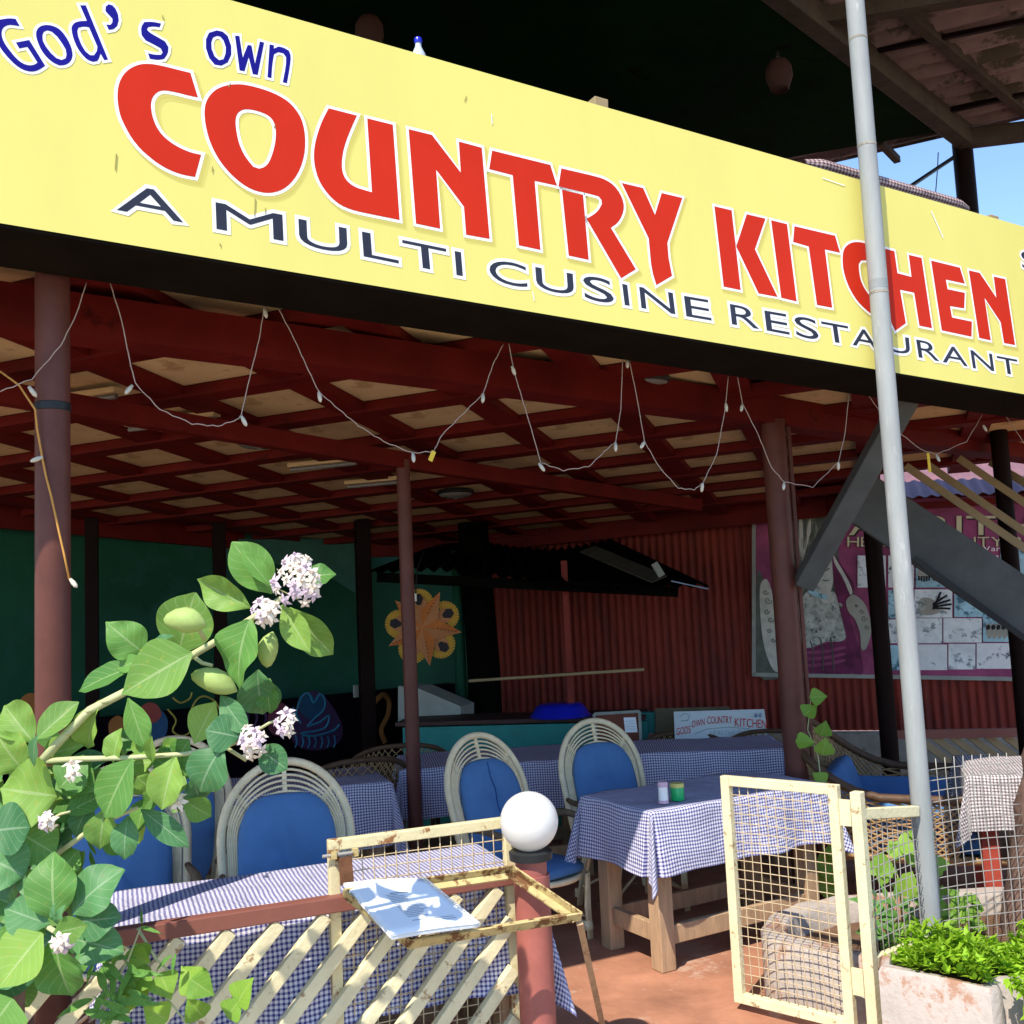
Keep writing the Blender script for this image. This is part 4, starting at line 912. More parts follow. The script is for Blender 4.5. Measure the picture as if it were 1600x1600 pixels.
for (px, py, s), lab in (((1217, 112, 6.15), 'clay pot hanging under the dark upper ceiling near the grey pole'), ((577, 46, 5.6), 'clay pot hanging behind the signboard top left of the blue bottle')):
    c = at_y(px, py, s); s = .66; t = thing('hanging_pot', lab, 'pot', c, 'hanging clay pots')
    s *= 1.15
    q = MB(); q.lathe([(.05 * s, -.155 * s), (.065 * s, -.165 * s), (.075 * s, -.15 * s), (.085 * s, -.12 * s), (.11 * s, -.05 * s), (.105 * s, .03 * s), (.07 * s, .09 * s), (.03 * s, .11 * s)], 22, c); obj('pot', q, M_clay, t, smooth=True)
    q = MB(); q.tube([c + Vector((0, 0, .1)), Vector((c.x, c.y, UZ - .06))], .012, 6); obj('cord', q, M_plastic, t)
# upper floor slab behind the board
q = MB(); a = S_O + S_IN * .45; 
pts = [(S_O + S_U * -4 + S_IN * .42), (S_O + S_U * 5.6 + S_IN * .42), up_(2.3, .6), up_(-9, .6)]
q.prism([(p.x, p.y) for p in pts], 3.30, 3.36); obj('upper_floor', q, M_poledark, kind='structure')

# ------------------------------------------------------------------ tables with gingham cloths
def cloth_mesh(L, W, hang, seed, h=.75):
    rs = random.Random(seed); ph = [rs.uniform(0, 6) for _ in range(8)]; hl = [hang * rs.uniform(.9, 1.1) for _ in range(4)]
    HX, HY = L / 2 + hang * 1.02, W / 2 + hang * 1.02
    def fn(a, b):
        s = (a * 2 - 1) * HX; t = (b * 2 - 1) * HY
        dx = max(abs(s) - L / 2, 0); dy = max(abs(t) - W / 2, 0)
        sx = 1 if s > 0 else -1; sy = 1 if t > 0 else -1
        cx = max(-L / 2, min(L / 2, s)); cy = max(-W / 2, min(W / 2, t))
        if dx == 0 and dy == 0: return (cx, cy, h + .003 * math.sin(s * 9 + ph[0]) * math.sin(t * 11 + ph[1]))
        d = max(dx, dy) + .28 * min(dx, dy)
        rim = min(d, .012)
        if dx > 0 and dy > 0:
            phi = math.atan2(dy, dx); k = math.sin(2 * phi)
            out = .010 + rim * .4 + .36 * min(dx, dy) * k + .02 * math.sin(phi * 9 + ph[2] + sx) * (d / hang)
            ox, oy = out * math.cos(phi), out * math.sin(phi)
            ox = max(ox, .006); oy = max(oy, .006)
        else:
            along = t if dx > 0 else s
            wv = .5 + .5 * math.sin(along * 13 + ph[3 + (dx > 0)] + 1.3 * math.sin(along * 5 + ph[5]))
            out = .008 + rim * .4 + (.035 * wv + .012) * (d / hang)
            ox, oy = (out, 0) if dx > 0 else (0, out)
        return (cx + sx * ox, cy + sy * oy, h - max(0, d - .004) + .004 * math.sin(s * 17 + t * 15 + ph[6]))
    mb = MB(); mb.grid(fn, 84, 64, lambda a, b: ((a * 2 - 1) * HX, (b * 2 - 1) * HY)); return mb
def table(c, rz, L, W, hang, seed, lab, clab, m=None, wood=None, rails=True, lay=True):
    m = m or M_check; wood = wood or M_wood; c = Vector(c); c.z = 0
    t = thing('table', lab, 'table', (0, 0, 0), 'restaurant tables')
    q = MB(); q.box((0, 0, .728), (L - .01, W - .01, .03)); obj('top', q, wood, t)
    lx, ly = L / 2 - .085, W / 2 - .085
    for sx in (-1, 1):
        for sy in (-1, 1): q = MB(); q.box((sx * lx, sy * ly, .355), (.085, .085, .71)); bevel(obj('leg', q, wood, t), .006)
    if rails:
        for sy in (-1, 1): q = MB(); q.box((0, sy * (ly + .008), .155), (2 * lx - .09, .035, .085)); bevel(obj('rail', q, wood, t), .004)
        for sx in (-1, 1): q = MB(); q.box((sx * (lx + .008), 0, .165), (.035, 2 * ly - .09, .085)); bevel(obj('rail', q, wood, t), .004)
    t.location = c; t.rotation_euler = (0, 0, rz)
    q = cloth_mesh(L, W, hang, seed); o = obj('tablecloth', q, m, None, smooth=True); tag(o, clab, 'tablecloth', 'checked tablecloths')
    zmin = min(v.z for v in q.v); xs = [v.x for v in q.v]; ys = [v.y for v in q.v]
    off = Vector(((min(xs) + max(xs)) / 2, (min(ys) + max(ys)) / 2, zmin))
    o.location = c + Matrix.Rotation(rz, 3, 'Z') @ off; o.rotation_euler = (0, 0, rz)
    return t
def corner_center(nl, rz, L, W):      # near-left corner of the top -> centre
    return Vector(nl) + Matrix.Rotation(rz, 3, 'Z') @ Vector((L / 2, W / 2, 0))
rz = math.radians(21.5); fl = at_z(178, 1393, .75)
nl = fl + Matrix.Rotation(rz, 3, 'Z') @ Vector((0, -.60, 0))
T1c = corner_center(nl, rz, 1.41, .60)
table(T1c, rz, 1.41, .60, .37, 1, 'front left table under a sunlit checked cloth behind the slanted fence', 'blue checked tablecloth with leaf shadows on the front left table')
rz = math.radians(30); T2c = corner_center(at_z(1018, 1268, .75), rz, 1.12, .58)
table(T2c, rz, 1.12, .58, .285, 2, 'wooden table with pink and green jars behind the open right gate', 'blue checked tablecloth half in sun on the table holding two jars')
table(at_z(470, 1232, .75) + Vector((-.25, .25, 0)), math.radians(18), 1.35, .7, .36, 3, 'shaded table behind the front left white chairs', 'checked tablecloth on the shaded table behind the white chair at left')
table(Vector((-.2, 7.0, 0)), math.radians(8), 1.25, .72, .30, 4, 'shaded table behind the middle pole in front of the counter', 'checked tablecloth on the shaded table just right of the middle pole')
table(Vector((1.22, 7.1, 0)), math.radians(-4), 1.02, .66, .34, 5, 'shaded table in front of the whiteboard', 'checked tablecloth on the shaded table in front of the whiteboard')
rz = math.radians(-18); T6c = corner_center(at_z(1512, 1212, .75), rz, .9, .7)
table(T6c, rz, .9, .7, .27, 6, 'red legged table at the right edge behind the wire fence', 'grey checked tablecloth on the red legged table at the right edge', M_check2, M_woodred, False)

# jars on the sunny table
c = at_z(1037, 1255, .755)
t = thing('salt_shaker', 'small pale pink plastic shaker on the right table', 'shaker', c)
q = MB(); q.lathe([(.024, .016), (.0235, .03), (.0225, .075), (.023, .08)], 20, c); obj('body', q, M_white, t, smooth=40)
q = MB(); q.lathe([(.0255, 0), (.026, .004), (.025, .016)], 20, c); obj('foot', q, M_pinkpl, t, smooth=40)
q = MB(); q.lathe([(.0245, .078), (.025, .082), (.025, .096), (.022, .102)], 20, c); obj('cap', q, M_pinkpl, t, smooth=40)
c = at_z(1059, 1250, .755)
t = thing('green_jar', 'bright green plastic jar with yellow lid on the right table', 'jar', c)
q = MB(); q.lathe([(.031, 0), (.033, .004), (.033, .058), (.031, .062)], 24, c); obj('body', q, M_greenpl, t, smooth=40)
q = MB(); q.lathe([(.0345, .062), (.035, .065), (.035, .078), (.033, .082)], 24, c); obj('lid', q, M_yelpl, t, smooth=40)

# ------------------------------------------------------------------ white rattan chairs
def arch(hw, top, s0, n=22):
    pts = [(-hw * .93, 0), (-hw * .98, s0 * .5)]
    for i in range(n + 1):
        a = PI - PI * i / n; pts.append((hw * math.cos(a), s0 + (top - s0) * math.sin(a)))
    return pts + [(hw * .98, s0 * .5), (hw * .93, 0)]
TL = math.radians(17)
def bk(x, s, n=0.0): return Vector((x, .20 + s * math.sin(TL) - n * math.cos(TL), .40 + s * math.cos(TL) + n * math.sin(TL) * -1))
def rattan():
    t = thing('rattan_chair', 'x', 'chair', (0, 0, 0), 'white rattan armchairs')
    q = MB(); pts = arch(.29, .74, .40); q.tube([bk(*p) for p in pts], .019, 10); o = obj('back_rim', q, M_rattan, t, smooth=True)
    w_ = MB()      # wound cane on the rim
    P = [bk(*p) for p in pts]
    for i in range(len(P) - 1):
        d = (P[i + 1] - P[i]); n = max(1, int(d.length / .011))
        for k in range(n):
            a = P[i] + d * ((k + .5) / n); w_.tube([a - d.normalized() * .004, a, a + d.normalized() * .004], [.0185, .0212, .0185], 8, caps=False)
    obj('cane_winding', w_, M_rattan, o, smooth=True)
    for k in range(1, 6):
        q = MB(); q.tube([bk(*p) for p in arch(.29 - .020 - .0095 * k, .74 - .012 - .025 * k, .40)], .0062, 6); obj('hoop', q, M_rattan, t, smooth=True)
    for an in (38, 90, 142):
        a = math.radians(an); q = MB(); q.beam(bk(.20 * math.cos(a), .40 + .20 * math.sin(a), -.008), bk(.275 * math.cos(a), .40 + .33 * math.sin(a), -.008), .020, .012, (0, -1, .2)); obj('spoke', q, M_rattan, t)
    q = MB()
    def cu(a, b):      # back cushion
        th = a * 2 * PI; r = 1 if b < .5 else 1
        hw, hh = .222, .315
        e = .62; cxx = math.copysign(abs(math.cos(th)) ** e, math.cos(th)); sxx = math.copysign(abs(math.sin(th)) ** e, math.sin(th))
        rr_ = [0, .55, .88, .985, 1, .985, .88, .55, 0][round(b * 8)]; nn_ = [.075, .074, .068, .052, .03, .012, .004, 0, 0][round(b * 8)]
        return bk(hw * cxx * rr_, .29 + hh * sxx * rr_, nn_ + .004 * math.sin(th * 3))
    q.grid(cu, 40, 8); obj('back_cushion', q, M_cush, t, smooth=True)
    q = MB()
    def su(a, b):
        th = a * 2 * PI; e = .5; cxx = math.copysign(abs(math.cos(th)) ** e, math.cos(th)); sxx = math.copysign(abs(math.sin(th)) ** e, math.sin(th))
        rr_ = [0, .6, .92, 1, 1, .92, 0][round(b * 6)]; zz = [.455, .452, .44, .42, .40, .388, .388][round(b * 6)]
        return Vector((.225 * cxx * rr_, -.06 + .235 * sxx * rr_, zz))
    q.grid(su, 36, 6); obj('seat_cushion', q, M_cush, t, smooth=True)
    q = MB(); q.tube([(.25 * math.cos(2 * PI * k / 28), -.05 + .26 * math.sin(2 * PI * k / 28), .37) for k in range(28)], .016, 8, closed=True); obj('seat_ring', q, M_rattan, t, smooth=True)
    q = MB(); q.prism([(.245 * math.cos(2 * PI * k / 24), -.05 + .255 * math.sin(2 * PI * k / 24)) for k in range(24)], .365, .378); obj('seat_base', q, M_rattan, t)
    for s in (-1, 1):
        q = MB(); pts = [bk(s * .285, .26), Vector((s * .30, .16, .645)), Vector((s * .315, -.02, .655)), Vector((s * .315, -.20, .635)), Vector((s * .295, -.29, .60))]
        q.tube(pts, [.014, .018, .021, .021, .017], 8); obj('arm', q, M_arm, t, smooth=True)
        for y0, y1, lean in ((-.25, -.20, .02), (.15, .26, -.03)):
            q = MB()
            for k in (-1, 0, 1): q.tube([(s * (.22 + .012 * k), y0 + .006 * k, .37), (s * (.235 + .012 * k), (y0 + y1) / 2, .18), (s * (.25 + .010 * k), y1 - .02, .0)], .011, 6)
            o = obj('leg', q, M_rattan, t, smooth=True)
            q = MB(); q.tube([(s * .246, y1 - .015, .05), (s * .243, y1 - .01, .10)], .028, 10); obj('leg_binding', q, M_rattan, o, smooth=True)
        q = MB(); q.tube([(s * .30, -.22, .63), (s * .285, -.23, .5), (s * .235, -.23, .37)], .011, 6); obj('arm_support', q, M_rattan, t, smooth=True)
        q = MB(); q.tube([(s * .24, -.2, .12), (s * .1, .0, .24), (s * .24, .2, .12)], .009, 6); obj('stretcher', q, M_rattan, t, smooth=True)
    q = MB(); q.tube([(-.24, -.2, .12), (0, -.1, .25), (.24, -.2, .12)], .009, 6); obj('stretcher', q, M_rattan, t, smooth=True)
    return t
RC = rattan(); used = []
def chair_at(px, py, z, rz, lab, sc=1.0):
    c = at_z(px, py, z * sc); back = Matrix.Rotation(rz, 3, 'Z') @ Vector((0, .20 + .74 * math.sin(TL), 0)) * sc
    return place(RC, used, Vector((c.x - back.x, c.y - back.y, 0)), rz, lab, sc)
chair_at(443, 1182, 1.13, math.radians(17), 'white rattan chair with plain blue cushion directly behind the front left table', .97)
chair_at(190, 1190, 1.13, math.radians(20), 'white rattan chair with blue cushion half hidden by the flowering shrub', .97)
o = chair_at(742, 1143, 1.13, math.radians(42), 'white rattan chair with creased blue cushion just right of the middle pole', .93)
C3_ = chair_at(925, 1121, 1.13, math.radians(24), 'white rattan chair with blue cushion behind the table with jars', .92)
chair_at(272, 1148, 1.13, math.radians(10), 'white rattan chair far back behind the shrub leaves in front of the mural', 1.0)
# creases on two cushions: the shade in the fold drawn as darker blue lines
for ch_, pts in ((o, [(.005, .60), (-.005, .52), (.01, .45), (.0, .36), (.02, .25), (.045, .15), (.05, .05)]), (C3_, [(-.02, .16), (.02, .13), (.08, .135), (.13, .17), (.15, .22)])):
    sq = MB(); sq.tube([bk(x, s, .0745 - .02 * (abs(s - .3) / .32) ** 6) for x, s in pts], .0035, 5)
    so_ = obj('cushion_crease', sq, M_creaseshade, None); so_.location = (0, 0, 0); so_.data.transform(Matrix.Translation(Vector(((min(v.x for v in sq.v) + max(v.x for v in sq.v)) / 2, (min(v.y for v in sq.v) + max(v.y for v in sq.v)) / 2, min(v.z for v in sq.v))))); so_.parent = ch_
# ------------------------------------------------------------------ brown wicker chairs and sofa
def wicker(name, lab, wd, dp, hb, ha, cushion, sofa=False, group=None):
    t = thing(name, lab, 'sofa' if sofa else 'chair', (0, 0, 0), group)
    def S(u, v):
        a = -PI * .12 + u * PI * 1.24; x = -math.cos(a); y = math.sin(a); e = .55 if sofa else .8
        x = math.copysign(abs(x) ** e, x); y = math.copysign(abs(y) ** e, y)
        k = max(0.0, math.sin(max(0, min(PI, a)))) ** (1.3 if sofa else 1.0)
        top = ha + (hb - ha) * k ** .8
        z = .30 + (top - .30) * v; fl = 1 + .13 * v
        return Vector((x * wd / 2 * fl, y * dp / 2 * fl + (.04 * v if y > 0 else 0), z))
    q = MB(); q.tube([S(u / 40, 1) for u in range(41)], .019 if not sofa else .024, 8); obj('rim', q, M_wickd, t, smooth=True)
    q = MB(); q.tube([S(u / 40, .0) for u in range(41)], .014, 8); obj('seat_rail', q, M_wick, t, smooth=True)
    q = MB(); nl = 58 if sofa else 34; dl = .16 if sofa else .26
    for sgn in (-1, 1):
        for k in range(-int(nl * .3), nl + int(nl * .3)):
            u0 = k / nl; pts = []
            for j in range(9):
                u = u0 + sgn * dl * (j / 8 - .5)
                if 0 <= u <= 1: pts.append(S(u, j / 8))
            if len(pts) > 1: q.tube(pts, .0042 if not sofa else .0065, 4)
    obj('lattice', q, M_wick, t, smooth=True)
    q = MB(); q.prism([(S(u / 24, 0).x * .98, S(u / 24, 0).y * .98) for u in range(25)] + [(wd * .40, -dp * .52), (-wd * .40, -dp * .52)], .27, .30); obj('seat', q, M_wick, t)
    q = MB(); q.tube([S(0, 0), Vector((-wd * .40, -dp * .52, .285)), Vector((wd * .40, -dp * .52, .285)), S(1, 0)], .02, 8); obj('front_rail', q, M_wick, t, smooth=True)
    for sx in (-1, 1):
        for sy in (-1, 1): q = MB(); q.tube([(sx * wd * .38, sy * dp * .42, .28), (sx * wd * .41, sy * dp * .46, 0)], .018, 8); obj('leg', q, M_wickd, t, smooth=True)
    if cushion:
        q = MB(); q.box((0, -.02, .36), (wd * .86, dp * .84, .10)); bevel(obj('seat_cushion', q, M_cush, t, smooth=True), .035, 4)
        if sofa:
            for sx in (-1, 1):
                q = MB(); q.boxm(Matrix.Translation((sx * wd * .40, -.02, .48)) @ Matrix.Rotation(sx * .12, 4, 'Y'), .09, dp * .72, .20); bevel(obj('side_cushion', q, M_cush, t, smooth=True), .035, 4)
        n = 1
        for k in range(n):
            cx = (k - (n - 1) / 2) * wd * .44
            q = MB(); q.boxm(Matrix.Translation((cx, dp * .34, .53)) @ Matrix.Rotation(math.radians(-20), 4, 'X'), wd * .84 / n, .12, .36); bevel(obj('back_cushion', q, M_cush, t, smooth=True), .04, 4)
    return t
def put(t, px, py, z, rz, dy=0):
    c = at_z(px, py, z) if z else at_y(px, py, dy); t.location = (c.x, c.y, 0); t.rotation_euler = (0, 0, rz)
W1 = wicker('wicker_chair', 'brown lattice wicker chair left of the middle pole, nearer of the two', .66, .6, .84, .60, False, group='brown wicker chairs')
def wplace(o, px, py, Y, rz): c = at_y(px, py, Y); o.location = (c.x, c.y, 0); o.rotation_euler = (0, 0, rz)
wplace(W1, 540, 1180, 6.75, math.radians(205))
for (px, py, Y, rz, lab) in ((622, 1170, 7.75, 190, 'brown lattice wicker chair against the teal counter behind the middle pole'), (1078, 1150, 7.55, 4, 'brown lattice wicker chair in front of the handwritten whiteboard'), (1196, 1145, 7.45, -20, 'brown lattice wicker chair between the whiteboard and the vine pole')):
    o = dup(W1); o['label'] = lab; wplace(o, px, py, Y, math.radians(rz)); o.scale = (1, 1, .87 if px > 1000 else .95)
SF = wicker('wicker_sofa', 'wide brown wicker sofa with blue cushions behind the wire fence', 1.02, 1.0, .96, .62, True, True)
wplace(SF, 1412, 1200, 6.1, math.radians(66))

# ------------------------------------------------------------------ slanted slat fence, globe post
RA = Vector((-2.3, 2.77, 0)); RB = Vector((-.03, 3.735, 0)); RD = (RB - RA).normalized(); RNn = Vector((RD.y, -RD.x, 0))
fence = thing('slat_fence', 'cream slanted slat fence with a red brown top rail at the front left', 'fence', (RA + RB) / 2)
q = MB(); q.beam(RA + Vector((0, 0, .775)), RB + Vector((0, 0, .775)), .05, .05); bevel(obj('top_rail', q, M_railbrown, fence), .004)
FL = (RB - RA).length
for k in range(24):
    s = .10 + k * .152; z1 = .742; s1 = s
    if s1 > FL - .04: z1 = .742 - (s1 - (FL - .04)) * 1.08; s1 = FL - .04
    s0 = s1 - z1 / 1.08; z0 = .0
    if z1 < .05: continue
    if s0 < 0: z0 = (0 - s0) * 1.08; s0 = 0
    if z0 >= z1: continue
    a = RA + RD * s0 + RNn * .004; b = RA + RD * s1 + RNn * .004; a.z = z0; b.z = z1
    q = MB(); q.beam(a, b, .034, .042, RNn.cross(b - a)); bevel(obj('slat', q, M_cream, fence), .003)
gpst = at_y(832, 1400, 3.66); gb = Vector((gpst.x, gpst.y, 0))
gt = thing('globe_post', 'red brown round post at the end of the slanted fence', 'post', gb)
ztp = at_y(828, 1338, 3.66).z; zg = at_y(828, 1283, 3.66).z
q = MB(); q.tube([gb + Vector((0, 0, -.02)), gb + Vector((0, 0, ztp - .06))], .062, 24); obj('shaft', q, M_postpink, gt, smooth=40)
q = MB(); q.tube([gb + Vector((0, 0, ztp - .07)), gb + Vector((0, 0, ztp + .0))], .054, 24); obj('neck', q, M_postpink, gt, smooth=40)
gl_ = thing('globe_lamp', 'white opal glass globe lamp on the red brown gate post', 'lamp', gb + Vector((0, 0, ztp)))
q = MB(); q.lathe([(.055, 0), (.074, .004), (.076, .03), (.07, .034)], 28, gb + Vector((0, 0, ztp - .012))); obj('collar', q, M_plastic, gl_, smooth=40)
RG = .101
q = MB(); q.lathe([(RG * math.sin(PI * k / 20) + .0004, -RG * math.cos(PI * k / 20)) for k in range(1, 21)], 36, gb + Vector((0, 0, zg))); obj('globe', q, M_globe, gl_, smooth=True)

# ------------------------------------------------------------------ gate leaves
def wiremesh(p0, ax, ay, Wd, Ht, du, dv, r, m, parent, seed, name='wire_mesh', sag=.004):
    rs = random.Random(seed); nrm = ax.cross(ay).normalized(); q = MB()
    nu = int(Wd / du); nv = int(Ht / dv)
    wob = lambda u, v: nrm * (sag * math.sin(u * 9 + seed) * math.sin(v * 7 + 1)) + ax * (sag * .6 * math.sin(v * 8 + seed)) + ay * (sag * .6 * math.sin(u * 8))
    for i in range(1, nu + 1):
        u = Wd * i / (nu + 1); q.tube([p0 + ax * u + ay * (Ht * k / 14) + wob(u, Ht * k / 14) + nrm * .0015 for k in range(15)], r, 5)
    for j in range(1, nv + 1):
        v = Ht * j / (nv + 1); q.tube([p0 + ax * (Wd * k / 12) + ay * v + wob(Wd * k / 12, v) - nrm * .0015 for k in range(13)], r, 5)
    return obj(name, q, m, parent, smooth=True)
def gate(name, lab, b0, b1, z0, z1, bar, seed, m, brace=()):
    b0, b1 = Vector(b0), Vector(b1); ax = (b1 - b0); Wd = ax.length; ax.normalize(); ay = Vector((0, 0, 1)); t = thing(name, lab, 'gate', (b0 + b1) / 2 + Vector((0, 0, z0)))
    nrm = ax.cross(ay)
    for p, r_ in ((b0, 1), (b1, -1)):
        c = p + ax * (bar / 2 * r_); q = MB(); q.beam(c + ay * z0, c + ay * z1, bar, bar * .9, nrm); bevel(obj('stile', q, m, t), .003)
    for z in (z0 + bar / 2, z1 - bar / 2):
        q = MB(); q.beam(b0 + ax * bar + ay * z, b1 - ax * bar + ay * z, bar * .88, bar, ay); bevel(obj('cross_bar', q, m, t), .003)
    wiremesh(b0 + ax * bar + ay * (z0 + bar), ax, ay, Wd - 2 * bar, z1 - z0 - 2 * bar, .041, .040, .0021, M_wire, t, seed)
    return t, ax, nrm
gl0 = at_z(512, 1322, .955); gl1 = at_z(800, 1284, .955)
lg, lax, lnr = gate('gate_leaf', 'open cream wire gate leaf with a rusty latch behind the slanted fence', (gl0.x, gl0.y, 0), (gl1.x, gl1.y, 0), .05, .975, .036, 3, M_creamrust)
if lnr.y > 0: lnr = -lnr
a = Vector((gl0.x, gl0.y, .93)) + lnr * .03
q = MB(); q.tube([a - lax * .025, a + lax * .10], .0055, 8); lt = obj('bolt', q, M_wiregrey, lg, smooth=40)
for s in (.012, .085): q = MB(); q.box(a + lax * s, (.018, .02, .024), math.atan2(lax.y, lax.x)); obj('bolt_bracket', q, M_rust, lg)
q = MB(); q.beam(a + lax * .05 - Vector((0, 0, .01)), a + lax * .055 - Vector((0, 0, .095)), .045, .006, lnr); obj('hasp', q, mat('rust_brown', (.16, .07, .035), .8, .3, 20, .3), lg)
gb0 = at_z(1150, 1558, .05); gb1 = at_z(1338, 1604, .05)
gr_, gax, gnr = gate('gate_leaf', 'open cream wire gate leaf standing ajar in front of the planter at right', (gb0.x, gb0.y, 0), (gb1.x, gb1.y, 0), .035, .965, .040, 9, M_cream)
GPp = Vector((gb1.x, gb1.y, 0)) + gax * .075
gpo = thing('gate_post', 'cream square gate post beside the right gate leaf', 'post', GPp)
q = MB(); q.beam(GPp + Vector((0, 0, -.05)), GPp + Vector((0, 0, .945)), .046, .042, gax); bevel(obj('shaft', q, M_cream, gpo), .003)
for z in (.86, .22):
    o = MB(); o.beam(GPp - gax * .055 + Vector((0, 0, z - .05)), GPp - gax * .055 + Vector((0, 0, z + .05)), .05, .012, gnr); obj('hinge', o, M_cream, gpo)
    o = MB(); o.tube([GPp - gax * .04 + gnr * -.01 + Vector((0, 0, z - .045)), GPp - gax * .04 + gnr * -.01 + Vector((0, 0, z + .045))], .009, 8); obj('hinge_pin', o, M_cream, gpo, smooth=40)
GPb = Vector((GP.x, GP.y, 0))
za = at_pl(1440, 1264, GPb, Vector((0, 1, 0))).z
q = MB(); q.beam(GPp + Vector((0, 0, .86)), GPb + Vector((0, 0, za)) - (GPb - GPp).normalized() * .05, .035, .042); bevel(obj('cross_bar', q, M_cream, gpo), .003)
q = MB(); q.beam(GPp + Vector((0, 0, .30)), GPb + Vector((0, 0, .27)) - (GPb - GPp).normalized() * .05, .035, .042); bevel(obj('cross_bar', q, M_cream, gpo), .003)
# wire fence to the right of the gate post
wf = thing('wire_fence', 'grey square wire mesh fence between the gate post and the tree trunk', 'fence', GPb + Vector((.4, .05, 0)))
f0 = GPp + gnr * 0; f1 = GPb; d = (f1 - f0); d.z = 0; dl = d.length; d.normalize()
wiremesh(f0 + d * .03 + Vector((0, 0, .32)), d, Vector((0, 0, 1)), dl - .08, .50, .047, .047, .0022, M_wiregrey, wf, 4)
r0 = at_y(1444, 1300, 4.47); r1 = at_y(1598, 1300, 4.62); d = Vector((r1.x - r0.x, r1.y - r0.y, 0)); dl = d.length; d.normalize()
zt = at_y(1510, 1184, 4.5).z
wiremesh(Vector((r0.x, r0.y, .18)), d, Vector((0, 0, 1)), dl, zt - .18, .047, .047, .0022, M_wiregrey, wf, 5, sag=.009)

# ------------------------------------------------------------------ reading stand with the menu
ls = thing('menu_stand', 'rusty yellow angle iron stand fixed to the fence holding the menu', 'stand', at_z(905, 1500, .0))
fA = at_z(908, 1432, .70); fB = at_z(640, 1476, .70); bA = at_z(800, 1358, .83); bB = at_z(690, 1388, .80)
bB = bA + (fB - fA) 
def angle_iron(name, p, q_, m, inn, up=Vector((0, 0, 1))):
    o = MB(); o.beam(p, q_, .006, .034, up); o.beam(p + inn * .016 - up * .014, q_ + inn * .016 - up * .014, .034, .006, up); obj(name, o, m, ls)
dirx = (fA - fB).normalized(); sl3 = (bA - fA).normalized(); nu_ = dirx.cross(sl3)
if nu_.z < 0: nu_ = -nu_
angle_iron('front_bar', fB, fA, M_rust, sl3, nu_); angle_iron('side_bar', fA, bA, M_rust, -dirx, nu_); angle_iron('side_bar', fB, bB, M_rust, dirx, nu_); angle_iron('back_bar', bB, bA, M_rust, -sl3, nu_)
q = MB(); q.beam(fA - Vector((.006, -.01, .02)), at_z(950, 1640, -.02), .022, .022, (0, 1, 0)); obj('leg', q, M_wood, ls)
q = MB(); q.tube([lerp(bB, bA, .62) + nu_ * .02, lerp(bB, bA, .60) - nu_ * .03, lerp(bB, bA, .64) - nu_ * .03, lerp(bB, bA, .64) + nu_ * .02], .003, 5, closed=True); obj('wire_tie', q, M_wiregrey, ls)
mTL, mTR, mBR, mBL = at_z(536, 1384, .845), at_z(662, 1376, .845), at_z(750, 1449, .735), at_z(612, 1469, .735)
mn = (mTR - mTL).cross(mBL - mTL).normalized()
if mn.z < 0: mn = -mn
menu = thing('menu', 'white spiral bound menu lying open on the rusty stand', 'menu', mBL)
def mpt(a, b, n=0.0): return lerp(lerp(mTL, mTR, a), lerp(mBL, mBR, a), b) + mn * n
for k in range(3):
    q = MB()
    q.grid(lambda a, b: mpt(a * .985 + .004 * k, b, .004 * k + .003 + .006 * math.sin(a * PI) * (1 if k == 2 else .6) + (.004 * b * b if k == 2 else 0)), 12, 8); o = obj('page', q, M_paper, menu, smooth=True)
    m_ = o.modifiers.new('thick', 'SOLIDIFY'); m_.thickness = .0025; m_.offset = -1
pf = lambda a, b: mpt(a, b, .0135 + .006 * math.sin(a * PI) + .004 * b * b)
q = MB(); lr = random.Random(4)
for i in range(16):
    b = .30 + i * .030; a0 = .33 if i else .40; a1 = a0 + (lr.uniform(.18, .42) if i else .22)
    if i == 1: a1 = a0 + .14
    pr_ = pf(a0, b); ps = pf((a0 + a1) / 2, b); pe = pf(a1, b)
    for x, y in ((pr_, ps), (ps, pe)): q.beam(x, y, .0016 if i else .003, .0004, mn)
for i in range(2): q.beam(pf(.34 + .1 * i, .82 + .04 * i), pf(.82, .82 + .04 * i), .0016, .0004, mn)
obj('print_line', q, mat('print_grey', (.25, .27, .30), .7, .1, 5, 0), menu)
q = MB()
for i in range(30):
    b = .03 + .94 * i / 29; c = mpt(.992, b, .008); ax = (mTR - mTL).normalized(); q.tube([c + ax * (.008 * math.cos(t)) + mn * (.009 * math.sin(t)) for t in [k * PI / 4 for k in range(8)]], .0016, 4, closed=True)
obj('spiral_binding', q, M_white, menu, smooth=True)

# ------------------------------------------------------------------ planters
def planter(name, lab, out, th, z, soil, m):
    cx = sum(p[0] for p in out) / len(out); cy = sum(p[1] for p in out) / len(out)
    t = thing(name, lab, 'planter', (cx, cy, 0)); inn = offset(ccw(out), -th); out = ccw(out); n = len(out); q = MB()
    rings = [(out, -.02, 0), (out, z - .015, 0), (offset(out, -.012), z, 0), (offset(inn, .012), z, 0), (inn, z - .015, 0), (inn, soil - .05, 0)]
    for r, zz, _ in rings: q.add([(x, y, zz + .006 * math.sin(x * 23 + y * 17) * (zz > .1)) for x, y in r], [])
    for k in range(len(rings) - 1):
        for i in range(n): j = (i + 1) % n; q.f.append((k * n + i, k * n + j, (k + 1) * n + j, (k + 1) * n + i))
    obj('wall', q, m, t, smooth=50)
    q = MB(); flat(q, [inn], lambda x, y: Vector((x, y, soil + .01 * math.sin(x * 31) * math.sin(y * 27)))); obj('soil', q, M_earth, t)
    return t
